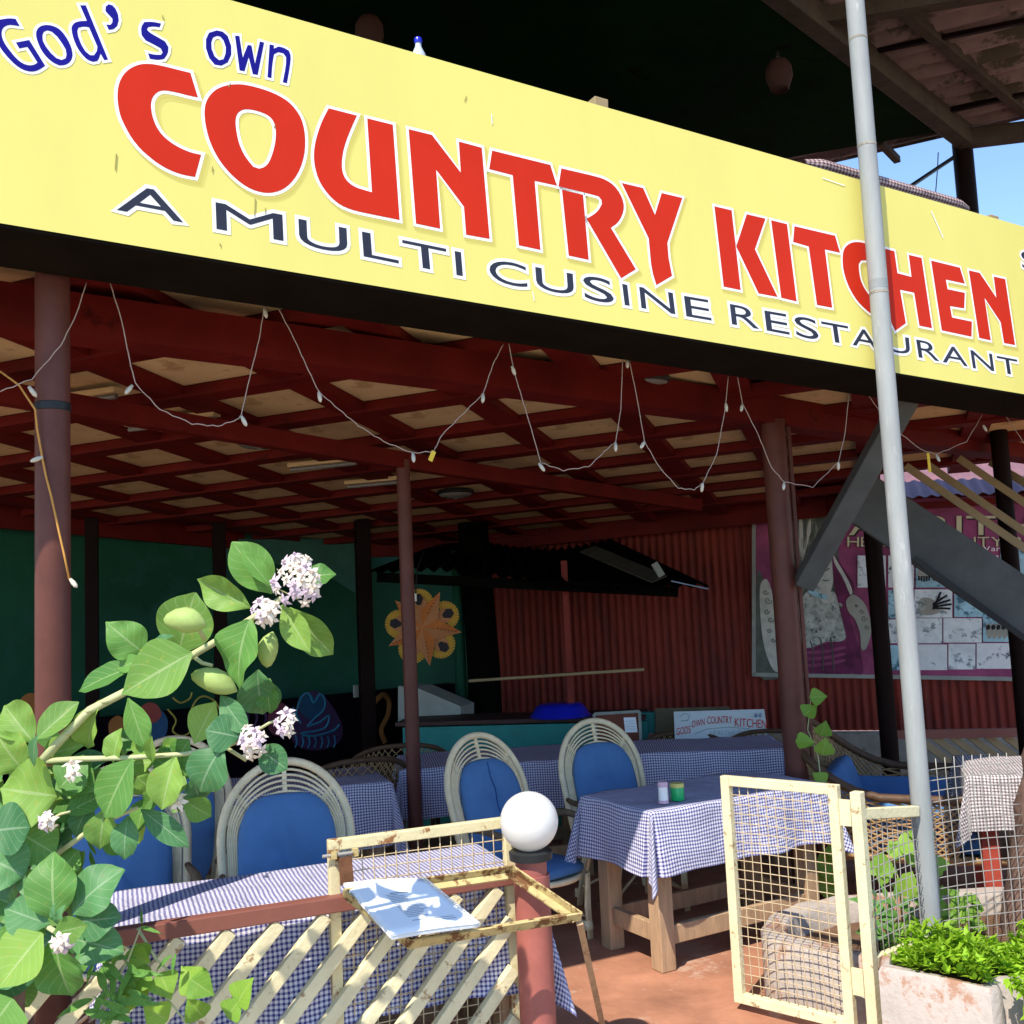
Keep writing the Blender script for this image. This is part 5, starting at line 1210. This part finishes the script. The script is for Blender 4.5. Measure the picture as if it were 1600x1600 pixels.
pl1 = smooth_loop([(1.40, 4.20), (1.10, 4.40), (1.00, 4.62), (1.16, 4.93), (1.55, 5.12), (2.35, 5.12), (2.7, 4.8), (2.6, 4.3), (2.0, 4.12)])
planter('round_planter', 'rounded plastered planter behind the open right gate leaf', pl1, .11, .27, .17, M_plaster)
a = at_z(1372, 1512, .36); b = at_z(1553, 1548, .36); PA, PB = a, b
pl2 = [(a.x, a.y), (lerp(a, b, .5).x, lerp(a, b, .5).y), (b.x - .05, b.y + .035), (b.x - .012, b.y + .0), (b.x + .02, b.y + .012), (b.x + .045, b.y + .04), (b.x + .06, b.y + .10), (b.x + .5, b.y + .16), (b.x + 1.0, b.y + .18), (b.x + 1.0, b.y + .5), (a.x + .45, a.y + .19), (a.x + .06, a.y + .16)]
planter('front_planter', 'weathered concrete planter at the front right with bright ground cover', pl2, .05, .36, .33, M_plaster)
# big tree trunk at the right edge
q = MB(); c0 = at_y(1640, 1500, 4.75); c1 = at_y(1668, 1150, 4.85)
pts = []; rs_ = []
for k in range(80):
    t = k / 79; p = lerp(at_y(1628, 1560, 4.75), at_y(1865, -330, 5.15), t); pts.append(p); rs_.append(.20 - .045 * t + .010 * math.sin(k * 2.1) + .008 * (k % 3))
q.tube(pts, rs_, 22)
rt_ = random.Random(8)
for v in q.v: v += Vector((rt_.uniform(-1, 1), rt_.uniform(-1, 1), rt_.uniform(-1, 1))) * .008
tr = thing('palm_trunk', 'rough brown palm trunk leaning at the right edge', 'tree', (c0.x, c0.y, 0)); obj('trunk', q, M_trunk, tr, smooth=True)

# ------------------------------------------------------------------ leaves
def leaf_mesh(name, prof, mat_, curl=.12, fold=.16, nl=16, nw=6, wave=.012, twist=0):
    """unit leaf: length 1 along +Y, half width by prof, normal +Z"""
    q = MB()
    def wid(v):
        x = v * (len(prof) - 1); i = min(int(x), len(prof) - 2); f = x - i; p0 = prof[max(i - 1, 0)]; p1 = prof[i]; p2 = prof[i + 1]; p3 = prof[min(i + 2, len(prof) - 1)]
        return max(.004, .5 * (2 * p1 + (p2 - p0) * f + (2 * p0 - 5 * p1 + 4 * p2 - p3) * f * f + (3 * p1 - p0 - 3 * p2 + p3) * f ** 3))
    def fn(a, b):
        u = a * 2 - 1; w_ = wid(b); return (u * w_, b, abs(u) * w_ * fold - curl * (b - .3) ** 2 + wave * math.sin(b * 15 + u * 2) * abs(u) + twist * u * w_ * (b - .4))
    q.grid(fn, nw, nl, lambda a, b: (a * 2 - 1, b)); me = bpy.data.meshes.new(name)
    me.from_pydata([tuple(v) for v in q.v], [], q.f); ul = me.uv_layers.new(name='UVMap')
    for l in me.loops: ul.data[l.index].uv = q.uv[l.vertex_index]
    for p in me.polygons: p.use_smooth = True
    me.materials.append(mat_); return me
OB = [.03, .20, .36, .46, .50, .49, .42, .26, .02]; OV = [.03, .27, .45, .50, .48, .41, .30, .15, .01]; NA = [.03, .17, .33, .44, .5, .48, .38, .2, .01]
LM2 = [leaf_mesh('calotropis_leaf', pf_, m, cu_ * 2.1 + .05, fo * 1.8, wave=.035, twist=tw) for pf_, tw in ((OB, .5), (OV, -.6), (NA, .7)) for m, cu_, fo in ((M_leaf, .15, .12), (M_leafy, .08, .2), (M_leafg, .22, .06))]
LM = [leaf_mesh('calotropis_leaf', pf_, m, cu_, fo) for pf_ in (OB, OV, NA) for m, cu_, fo in ((M_leaf, .15, .12), (M_leafy, .05, .2), (M_leafg, .22, .06))]
def put_leaf(me, base, tip, width, nrm, parent, name='leaf'):
    y = tip - base; L = y.length; y.normalize(); z = nrm - y * nrm.dot(y); z.normalize(); x = y.cross(z)
    m = Matrix(((x.x * width, y.x * L, z.x * L, base.x), (x.y * width, y.y * L, z.y * L, base.y), (x.z * width, y.z * L, z.z * L, base.z), (0, 0, 0, 1)))
    o = bpy.data.objects.new(name, me); COL.objects.link(o); o.parent = parent; o.matrix_local = Matrix.Translation(-wloc(parent)) @ m; return o
shr = thing('flowering_shrub', 'tall shrub with big pale green leaves and lilac flowers at the front left', 'shrub', (-1.35, 2.6, -.2))
lr = random.Random(21)
PY = 2.72
def lf(bx, by, tx, ty, w_, kind=None, Y=None, dy=None):
    Y = PY if Y is None else Y; dy = lr.uniform(-.05, .05) if dy is None else dy
    b = at_y(bx, by, Y); t = at_y(tx, ty, Y + dy); wd = w_ / 1600 * Y * 1.16
    k = kind if kind is not None else lr.choice([0, 1, 3, 4, 6, 7, 2, 5])
    n = Vector((lr.uniform(-.35, .35) - .15, -1, lr.uniform(.1, .75)))
    put_leaf((LM2 if lr.random() < .45 else LM)[k], b, t, wd, n, shr)
G_, Yg, Gr = 0, 1, 2
for a in [
 (426, 927, 363, 846, 56, 0), (425, 918, 376, 858, 24, 6, PY - .03), (392, 950, 305, 905, 46, 7), (478, 906, 523, 892, 40, 0), (440, 945, 484, 1020, 38, 7, PY - .02), (452, 950, 520, 1025, 44, 1, PY + .04),
 (388, 968, 360, 1078, 78, 3, PY - .06), (278, 1022, 304, 926, 78, 1, PY + .05), (300, 1020, 188, 1084, 82, 4, PY - .08), (226, 1022, 164, 972, 54, 3, PY + .02), (217, 1038, 118, 1076, 38, 0), (226, 1030, 180, 1044, 26, 6, PY - .02), (234, 1020, 261, 990, 24, 8),
 (402, 1048, 408, 1124, 58, 2, PY + .05), (420, 1060, 418, 1115, 34, 0, PY + .08), (344, 1086, 383, 1146, 32, 2), (303, 1162, 336, 1096, 50, 7, PY + .02), (374, 1152, 322, 1140, 52, 2, PY - .03), (404, 1168, 446, 1202, 40, 2), (347, 1166, 304, 1236, 62, 2, PY - .05),
 (274, 1182, 250, 1264, 46, 1, PY - .02), (206, 1186, 158, 1278, 68, 0, PY - .07), (200, 1090, 228, 1172, 34, 6), (156, 1094, 130, 1172, 38, 1), (56, 1156, 122, 1096, 42, 1, PY - .02), (52, 1160, 4, 1100, 52, 1), (36, 1204, -14, 1140, 66, 4),
 (52, 1200, 52, 1150, 24, 8, PY - .1), (92, 1232, 136, 1186, 58, 3, PY - .02), (88, 1244, -4, 1232, 96, 4, PY - .06), (-20, 1300, 46, 1290, 76, 2, PY - .14), (-14, 1342, 35, 1366, 70, 2, PY - .12), (28, 1298, 84, 1334, 62, 0, PY - .05), (86, 1332, 58, 1284, 40, 1),
 (85, 1440, 78, 1333, 68, 0, PY - .14), (110, 1428, 178, 1358, 66, 2, PY - .12), (112, 1440, 176, 1436, 52, 2, PY - .10), (108, 1466, 183, 1482, 54, 2, PY - .1), (85, 1462, 101, 1564, 70, 0, PY - .16), (66, 1458, -4, 1544, 82, 4, PY - .16), (76, 1444, 4, 1418, 52, 2, PY - .14), (84, 1458, 138, 1446, 36, 4, PY - .22), (72, 1458, -12, 1474, 48, 0, PY - .1), (88, 1446, 96, 1418, 14, 8, PY - .2), (84, 1440, 82, 1412, 12, 8, PY - .2),
 (70, 1404, 38, 1338, 50, 2, PY + .05), (94, 1362, 122, 1328, 44, 0, PY + .02), (220, 1264, 293, 1322, 32, 2), (200, 1274, 190, 1340, 36, 2), (164, 1262, 154, 1328, 42, 7), (146, 1248, 112, 1304, 34, 2, PY + .05), (214, 1214, 242, 1238, 34, 4), (176, 1192, 186, 1138, 32, 1), (238, 1192, 236, 1150, 20, 7), (220, 1182, 222, 1146, 24, 4), (64, 1182, 130, 1164, 40, 4, PY + .04), (96, 1196, 146, 1236, 56, 3, PY + .03), (100, 1272, 166, 1238, 34, 0), (255, 1200, 280, 1168, 30, 0, PY + .05), (285, 1205, 262, 1240, 34, 1, PY + .04), (300, 1215, 316, 1262, 36, 2, PY + .03),
 (10, 1222, 66, 1200, 46, 4, PY + .02), (50, 1330, 20, 1290, 44, 0, PY + .06), (120, 1290, 76, 1300, 40, 2, PY + .06), (30, 1440, -15, 1400, 60, 2, PY + .05), (30, 1500, -15, 1490, 66, 0, PY + .03), (20, 1560, -10, 1600, 70, 3, PY - .02)]: lf(*a)
fill = random.Random(77)
for _ in range(30):
    x = fill.uniform(-10, 300); y = fill.uniform(1120, 1300) if x < 200 else fill.uniform(1150, 1250); an = fill.uniform(-.4, PI + .4); Ln = fill.uniform(38, 66)
    lf(x, y, x + Ln * math.cos(an), y + Ln * math.sin(an), Ln * .66, fill.choice([0, 1, 4, 3, 6]), PY + fill.uniform(.03, .14))
for _ in range(22):
    x = fill.uniform(-30, 130); y = fill.uniform(1300, 1580); an = fill.uniform(0, 2 * PI); Ln = fill.uniform(50, 85)
    lf(x, y, x + Ln * math.cos(an), y + Ln * math.sin(an) * .8, Ln * .64, fill.choice([0, 2, 3]), PY + fill.uniform(-.05, .08))
for _ in range(60):
    x = fill.uniform(-60, 120); y = fill.uniform(1190, 1600); an = fill.uniform(0, 2 * PI); Ln = fill.uniform(45, 80)
    if x > 60 and y > 1500: continue
    lf(x, y, x + Ln * math.cos(an), y + Ln * math.sin(an) * .8, Ln * .62, fill.choice([0, 2, 1, 3]), PY + fill.uniform(.06, .30))
def stem(pts, r0, r1, m=M_stem):
    P = [at_y(x, y, Y) for x, y, Y in pts]; q = MB(); n = len(P); q.tube(P, [r0 + (r1 - r0) * i / (n - 1) for i in range(n)], 8); return obj('stem', q, m, shr, smooth=True)
stem([(60, 1196, PY), (100, 1150, PY), (140, 1110, PY), (190, 1084, PY), (250, 1050, PY + .02), (300, 1024, PY), (345, 998, PY), (400, 962, PY), (440, 935, PY)], .0125, .008)
for (x, y) in ((106, 1145), (140, 1110), (165, 1096), (300, 1024)): c = at_y(x, y, PY - .002); q = MB(); q.lathe([(.010, -.006), (.0145, 0), (.010, .006)], 10, c); obj('node', q, M_stem, shr, smooth=True)
stem([(60, 1190, PY), (120, 1186, PY), (200, 1184, PY), (290, 1178, PY), (350, 1166, PY + .02), (385, 1188, PY + .02)], .008, .005)
stem([(40, 1400, PY + .1), (95, 1330, PY + .03), (150, 1290, PY), (215, 1262, PY)], .009, .005)
stem([(60, 1196, PY), (45, 1300, PY + .06), (30, 1430, PY + .08), (20, 1700, PY + .1), (15, 1850, PY + .1)], .016, .028, M_trunk)
stem([(40, 1420, PY + .06), (62, 1440, PY - .04), (85, 1455, PY - .18)], .009, .006); stem([(320, 1000, PY), (312, 985, PY - .02), (300, 972, PY - .05)], .006, .005); stem([(300, 1024, PY), (316, 1036, PY - .01), (332, 1040, PY - .01)], .006, .005)
stem([(70, 1285, PY - .04), (95, 1272, PY - .05), (110, 1268, PY - .05)], .004, .003); stem([(345, 1170, PY), (375, 1158, PY), (420, 1130, PY), (440, 1122, PY)], .005, .003)
# seed pods
def pod(x, y, rx, ry, rot, Y):
    c = at_y(x, y, Y); s = Y / 1600; q = MB(); n = 14; ca_, sa_ = math.cos(rot), math.sin(rot)
    prof = [(.02, -1), (.45, -.85), (.8, -.5), (1, -.05), (.95, .35), (.7, .7), (.35, .92), (.06, 1.08)]
    tmp = MB(); tmp.lathe([(r * ry * s, z * rx * s) for r, z in prof], n)
    M_ = Matrix.Translation(c) @ Matrix.Rotation(rot, 4, 'Y') @ Matrix.Rotation(.0, 4, 'X')
    q.v = [M_ @ (v + Vector((.0, 0, 0)) + Vector((-.18 * ry * s * (1 - (v.z / (rx * s)) ** 2), 0, 0))) for v in tmp.v]; q.f = tmp.f; obj('seed_pod', q, M_pod, shr, smooth=True)
pod(288, 972, 33, 20, math.radians(100), PY - .10); pod(333, 1066, 37, 19, math.radians(112), PY - .02); pod(421, 1016, 27, 16, math.radians(10), PY + .0)
# flowers: five pointed stars with a waxy crown
def flower_mesh(name, m):
    q = MB()
    for k in range(5):
        a = 2 * PI * k / 5; d = Vector((math.cos(a), math.sin(a), 0)); s = Vector((-math.sin(a), math.cos(a), 0))
        q.add([d * .12 + s * -.13, d * .5 + s * -.25 + Vector((0, 0, .02)), d * 1.0 + Vector((0, 0, -.22)), d * .5 + s * .25 + Vector((0, 0, .02)), d * .12 + s * .13, Vector((0, 0, .05))], [(0, 1, 3, 4), (1, 2, 3), (0, 4, 5)])
        q.add([d * .10 + s * -.06, d * .30 + Vector((0, 0, .10)), d * .14 + Vector((0, 0, .42)), d * .10 + s * .06], [(0, 1, 2), (1, 3, 2)])
    q.lathe([(.10, .05), (.14, .3), (.10, .45), (.02, .46)], 8)
    me = bpy.data.meshes.new(name); me.from_pydata([tuple(v) for v in q.v], [], q.f); me.materials.append(m); return me
FM = [flower_mesh('flower', M_petal), flower_mesh('flower', M_petalc)]
fr_ = random.Random(9)
def cluster(cx, cy, rx, ry, n, Y, tilt=0):
    cl = bpy.data.objects.new('flower_cluster', None); COL.objects.link(cl); cl.parent = shr; cl.location = at_y(cx, cy, Y) - wloc(shr); cl.empty_display_size = .05
    for i in range(n):
        a = i * 2.4; r = math.sqrt((i + .5) / n) * fr_.uniform(.7, 1.15); x = cx + rx * r * math.cos(a) + tilt * ry * r * math.sin(a); y = cy + ry * r * math.sin(a)
        p = at_y(x, y, Y - .03 * (1 - r * r) - .01); out = Vector(((x - cx) / rx * .8, -1 + .4 * r, -(y - cy) / ry * .8 + .2)).normalized()
        zq = out.to_track_quat('Z', 'Y').to_matrix(); s = fr_.uniform(.020, .034) * (1 - .15 * r)
        o = bpy.data.objects.new('flower', FM[fr_.random() < .58]); COL.objects.link(o); o.parent = cl
        o.matrix_local = Matrix.Translation(p - wloc(cl)) @ (zq @ Matrix.Rotation(fr_.uniform(0, 6), 3, 'Z') @ Matrix.Scale(s, 3)).to_4x4()
    q = MB()
    for i in range(0, n, 3):
        a = i * 2.4; r = math.sqrt((i + .5) / n); q.tube([at_y(cx, cy + ry * .6, Y + .02), at_y(cx + rx * r * math.cos(a), cy + ry * r * math.sin(a), Y)], .0016, 4)
    obj('flower_stalk', q, M_stem, cl)
cluster(466, 908, 46, 46, 18, PY - .04); cluster(414, 955, 26, 24, 8, PY - .05); cluster(396, 1158, 27, 26, 8, PY - .03); cluster(446, 1132, 17, 28, 6, PY - .02)
cluster(462, 880, 22, 12, 6, PY - .02); cluster(72, 1282, 12, 12, 4, PY - .06); cluster(92, 1474, 14, 9, 4, PY - .22); cluster(112, 1208, 8, 14, 3, PY - .05); cluster(276, 1254, 9, 9, 3, PY)

# ------------------------------------------------------------------ small leafy plants
PM = leaf_mesh('pothos_leaf', [.05, .42, .56, .55, .47, .36, .24, .11, .01], M_pothos, .18, .2, 14, 6)
HM = leaf_mesh('narrow_leaf', [.02, .10, .14, .15, .13, .10, .07, .03, .005], M_herb, .25, .2, 8, 2)
BM = leaf_mesh('lobed_leaf', [.04, .35, .52, .40, .46, .28, .30, .14, .01], M_pothos, .15, .15, 18, 6)
def plantlet(name, lab, base, leaves, me, stems, cat='plant', m=M_stem):
    t = thing(name, lab, cat, base)
    for P in stems: q = MB(); q.tube(P, [.005 - .003 * i / (len(P) - 1) for i in range(len(P))], 6); obj('stem', q, m, t, smooth=True)
    for b, tp, w_, n in leaves: put_leaf(me, b, tp, w_, n, t)
    return t
rp = random.Random(31)
def lfan(pts, Y, ln, wr, rr_=rp):
    L = []
    for x, y in pts:
        a = rr_.uniform(0, 2 * PI); b = at_y(x, y, Y); s = rr_.uniform(.75, 1.2) * ln
        tp = b + Vector((math.cos(a) * s, rr_.uniform(-.4, .2) * s, math.sin(a) * s * .8)); L.append((b, tp, s * wr, Vector((rr_.uniform(-.4, .4), -1, rr_.uniform(.2, .9)))))
    return L
# vine on the thick pole
vx = [(1265, 1090), (1256, 1118), (1262, 1150), (1243, 1158), (1282, 1150), (1285, 1180), (1290, 1225), (1278, 1262), (1300, 1255), (1284, 1300), (1275, 1350), (1300, 1345), (1285, 1385), (1270, 1330), (1305, 1390), (1290, 1275), (1266, 1375), (1298, 1318)]
plantlet('climbing_vine', 'heart leaved vine climbing the thick brown pole', at_z(1290, 1400, .2), lfan(vx, 5.68, .12, .9), PM, [[at_y(1290, 1400, 5.7), at_y(1284, 1300, 5.72), at_y(1284, 1230, 5.72), at_y(1278, 1180, 5.72), at_y(1262, 1140, 5.72), at_y(1268, 1085, 5.7)]], 'vine')
# lobed plant behind the wire fence
vx = [(1385, 1330), (1400, 1318), (1410, 1340), (1430, 1310), (1440, 1325), (1455, 1345), (1395, 1350), (1420, 1352), (1385, 1345), (1450, 1310), (1465, 1335), (1430, 1395), (1410, 1400)]
plantlet('lobed_plant', 'young bright green lobed plant behind the wire fence near the grey pole', at_z(1420, 1420, .18), lfan(vx, 4.75, .13, .8), BM, [[at_y(1410, 1440, 4.8), at_y(1405, 1380, 4.78), at_y(1395, 1335, 4.76)], [at_y(1440, 1440, 4.8), at_y(1438, 1380, 4.78), at_y(1445, 1320, 4.76)]])
vx = [(1490 + rp.uniform(-28, 40), 1425 + rp.uniform(-28, 42)) for _ in range(46)]
plantlet('herb_clump', 'soft green herb clump behind the wire fence right of the grey pole', at_z(1500, 1470, .17), lfan(vx, 4.72, .055, .9), PM, [])
vx = [(1400 + rp.uniform(-45, 35), 1440 + rp.uniform(-40, 40)) for _ in range(70)]
plantlet('narrow_leaf_plant', 'dusty narrow leaved plant in the rounded planter left of the grey pole', at_z(1390, 1480, .17), lfan(vx, 4.62, .075, 1.0), HM, [[at_y(1345 + 14 * k, 1490, 4.62), at_y(1350 + 13 * k + rp.uniform(-8, 8), 1400, 4.64)] for k in range(5)], m=M_trunk)
vx = [(1430 + rp.uniform(-35, 30), 1470 + rp.uniform(-22, 25)) for _ in range(60)]
plantlet('clover_clump', 'low clump of small round green leaves at the foot of the grey pole', at_z(1430, 1500, .17), lfan(vx, 4.45, .042, .95), PM, [])
# variegated creeper in front of the slanted fence
vx = [(212, 1475), (235, 1512), (250, 1520), (298, 1530), (312, 1545), (205, 1490), (355, 1590), (318, 1590), (370, 1570), (262, 1595), (225, 1565), (190, 1560)]
plantlet('creeper', 'heart leaved creeper trailing over the slanted fence', at_z(250, 1640, 0) , lfan(vx, 2.95, .085, .85), PM, [[at_y(180, 1480, 2.98), at_y(215, 1525, 2.97), at_y(245, 1540, 2.96), at_y(285, 1590, 2.96), at_y(310, 1640, 2.96)], [at_y(215, 1450, 2.97), at_y(245, 1500, 2.96), at_y(268, 1520, 2.96), at_y(250, 1560, 2.96)]], 'vine')
vx = []
for k in range(26): vx.append((rp.uniform(110, 215), rp.uniform(1500, 1600)))
plantlet('spiky_plant', 'narrow leaved plant below the shrub beside the slanted fence', at_z(150, 1700, -.1), lfan(vx, 2.9, .10, .7) + lfan([(218, 1448), (268, 1492), (145, 1340), (140, 1330), (222, 1445), (150, 1335), (274, 1490)], 2.92, .075, .55), HM, [[at_y(150, 1650, 2.92), at_y(165, 1560, 2.92), at_y(200, 1500, 2.92), at_y(220, 1448, 2.92)]])
# bright ground cover in the front planter
q = MB(); rb = random.Random(12)
inn2 = offset(ccw(pl2), -.03); xs2 = [p[0] for p in inn2]; ys2 = [p[1] for p in inn2]; n_in = 0
def sprig(p, d, L):
    s = d.cross(Vector((rb.uniform(-.3, .3), rb.uniform(-.3, .3), 1))).normalized() * L * .25; uv_ = s.cross(d).normalized() * L * .07
    q.add([p, p + d * L * .42 + s + uv_, p + d * L, p + d * L * .42 - s + uv_, p + d * L * .5], [(0, 1, 4), (1, 2, 4), (2, 3, 4), (3, 0, 4)])
while n_in < 5200:
    X = rb.uniform(min(xs2), max(xs2)); Yp = rb.uniform(min(ys2), max(ys2))
    if not inside((X, Yp), inn2) or X > 2.35: continue
    e = max(0, min(1, (X - (PA.x + .07)) / .07))
    if rb.random() > e: continue
    n_in += 1
    zz = .345 + e * (.055 + .035 * math.sin(X * 13 + 1) + .03 * math.sin(X * 29 + Yp * 23)) * rb.uniform(.2, 1.15)
    sprig(Vector((X, Yp, zz)), Vector((rb.uniform(-1, 1), rb.uniform(-1, .4), rb.uniform(.0, .9))).normalized(), rb.uniform(.030, .052))
oc = ccw(pl2)
for i in range(2600):      # spilling over the right end
    k = rb.random(); P0 = Vector((PB.x + .03 + .5 * k, PB.y + .03 + .17 * k ** .6, 0)); dn = rb.random() ** .7; outw = .02 + .09 * math.sin(min(1, dn * 1.3) * PI * .6)
    sprig(Vector((P0.x + outw * .5, P0.y - outw, .40 - dn * (.34 * min(1, .25 + k * 3)))), Vector((rb.uniform(-.6, 1), rb.uniform(-1, .0), rb.uniform(-.5, .6))).normalized(), rb.uniform(.030, .052))
obj('ground_cover', q, M_bush, fix=False, label='bright yellow green ground cover spilling over the front planter', cat='plant', kind='stuff')

# ------------------------------------------------------------------ fairy lights
HP = sp(0, 0, -.375)
def hp(x, y): return at_pl(x, y, HP, S_N)
strs = [[(0, 612), (50, 592), (95, 540), (120, 490), (135, 442)], [(172, 442), (190, 500), (204, 570), (212, 600), (250, 640), (300, 662), (340, 666), (372, 655), (377, 648), (390, 590), (405, 530), (413, 480)],
 [(435, 482), (460, 530), (478, 570), (498, 612), (530, 640), (560, 665), (600, 690), (645, 708), (678, 705), (690, 680), (720, 650), (755, 615), (770, 570), (787, 537)],
 [(795, 537), (803, 580), (815, 620), (830, 670), (845, 723), (880, 735), (920, 729), (945, 705), (962, 690), (970, 640), (973, 560)], [(983, 562), (995, 620), (1007, 690), (1030, 730), (1060, 763), (1085, 765), (1098, 755), (1120, 710), (1133, 640), (1138, 588)],
 [(1152, 587), (1160, 630), (1185, 680), (1205, 730), (1225, 753), (1270, 761), (1310, 722), (1320, 680), (1327, 612)], [(1357, 618), (1380, 650), (1400, 672), (1440, 703), (1463, 710), (1510, 690), (1535, 648)], [(1570, 648), (1600, 692), (1640, 730)]]
bulbs = [(45, 604), (207, 602), (377, 650), (413, 482), (498, 612), (645, 708), (755, 615), (800, 572), (842, 724), (962, 692), (1007, 690), (980, 562), (1098, 755), (1134, 630), (1160, 632), (1225, 754), (1310, 722), (1463, 711), (1536, 664)]
fl_ = thing('fairy_lights', 'string of clear fairy bulbs looped below the signboard', 'lights', hp(800, 560))
for s in strs:
    P = [hp(x, y) for x, y in s]; Q = []
    for i in range(len(P) - 1):
        for k in range(5): Q.append(lerp(P[i], P[i + 1], k / 5) + Vector((0, 0, .0025 * math.sin((i * 5 + k) * 2.2))))
    q = MB(); q.tube(Q + [P[-1]], .0019, 5); obj('cable', q, M_cable, fl_, smooth=True)
rbb = random.Random(2)
for x, y in bulbs:
    p = hp(x, y); d = Vector((rbb.uniform(-.7, .7), rbb.uniform(-.5, .3), -1)).normalized()
    q = MB(); q.tube([p, p + d * .013, p + d * .016, p + d * .032, p + d * .040], [.005, .007, .008, .007, .0025], 10); obj('bulb', q, M_bulb, fl_, smooth=True)
for x, y, xx, yy in ((678, 705, 672, 720), (1450, 708, 1453, 738)): q = MB(); q.beam(hp(x, y), hp(xx, yy), .018, .003, S_N); obj('yellow_tape', q, M_yel, fl_)
pw = thing('pole_light_wire', 'orange wire with two small bulbs hanging down the left pole', 'lights', at_y(60, 650, 3.23))
q = MB(); q.tube([at_y(x, y, 3.235) for x, y in ((0, 580), (30, 602), (55, 640), (58, 670), (66, 715), (72, 745), (80, 775), (92, 830), (100, 865), (108, 905))], .0035, 5); obj('wire', q, M_orange, pw, smooth=True)
for x, y, dx, dy in ((67, 714, -22, 8), (110, 905, 8, 10)):
    p = at_y(x, y, 3.235); e = at_y(x + dx, y + dy, 3.225); d = (e - p).normalized(); q = MB(); q.tube([p, p + d * .013, p + d * .016, p + d * .032, p + d * .040], [.005, .007, .008, .007, .0025], 10); obj('bulb', q, M_bulb, pw, smooth=True)
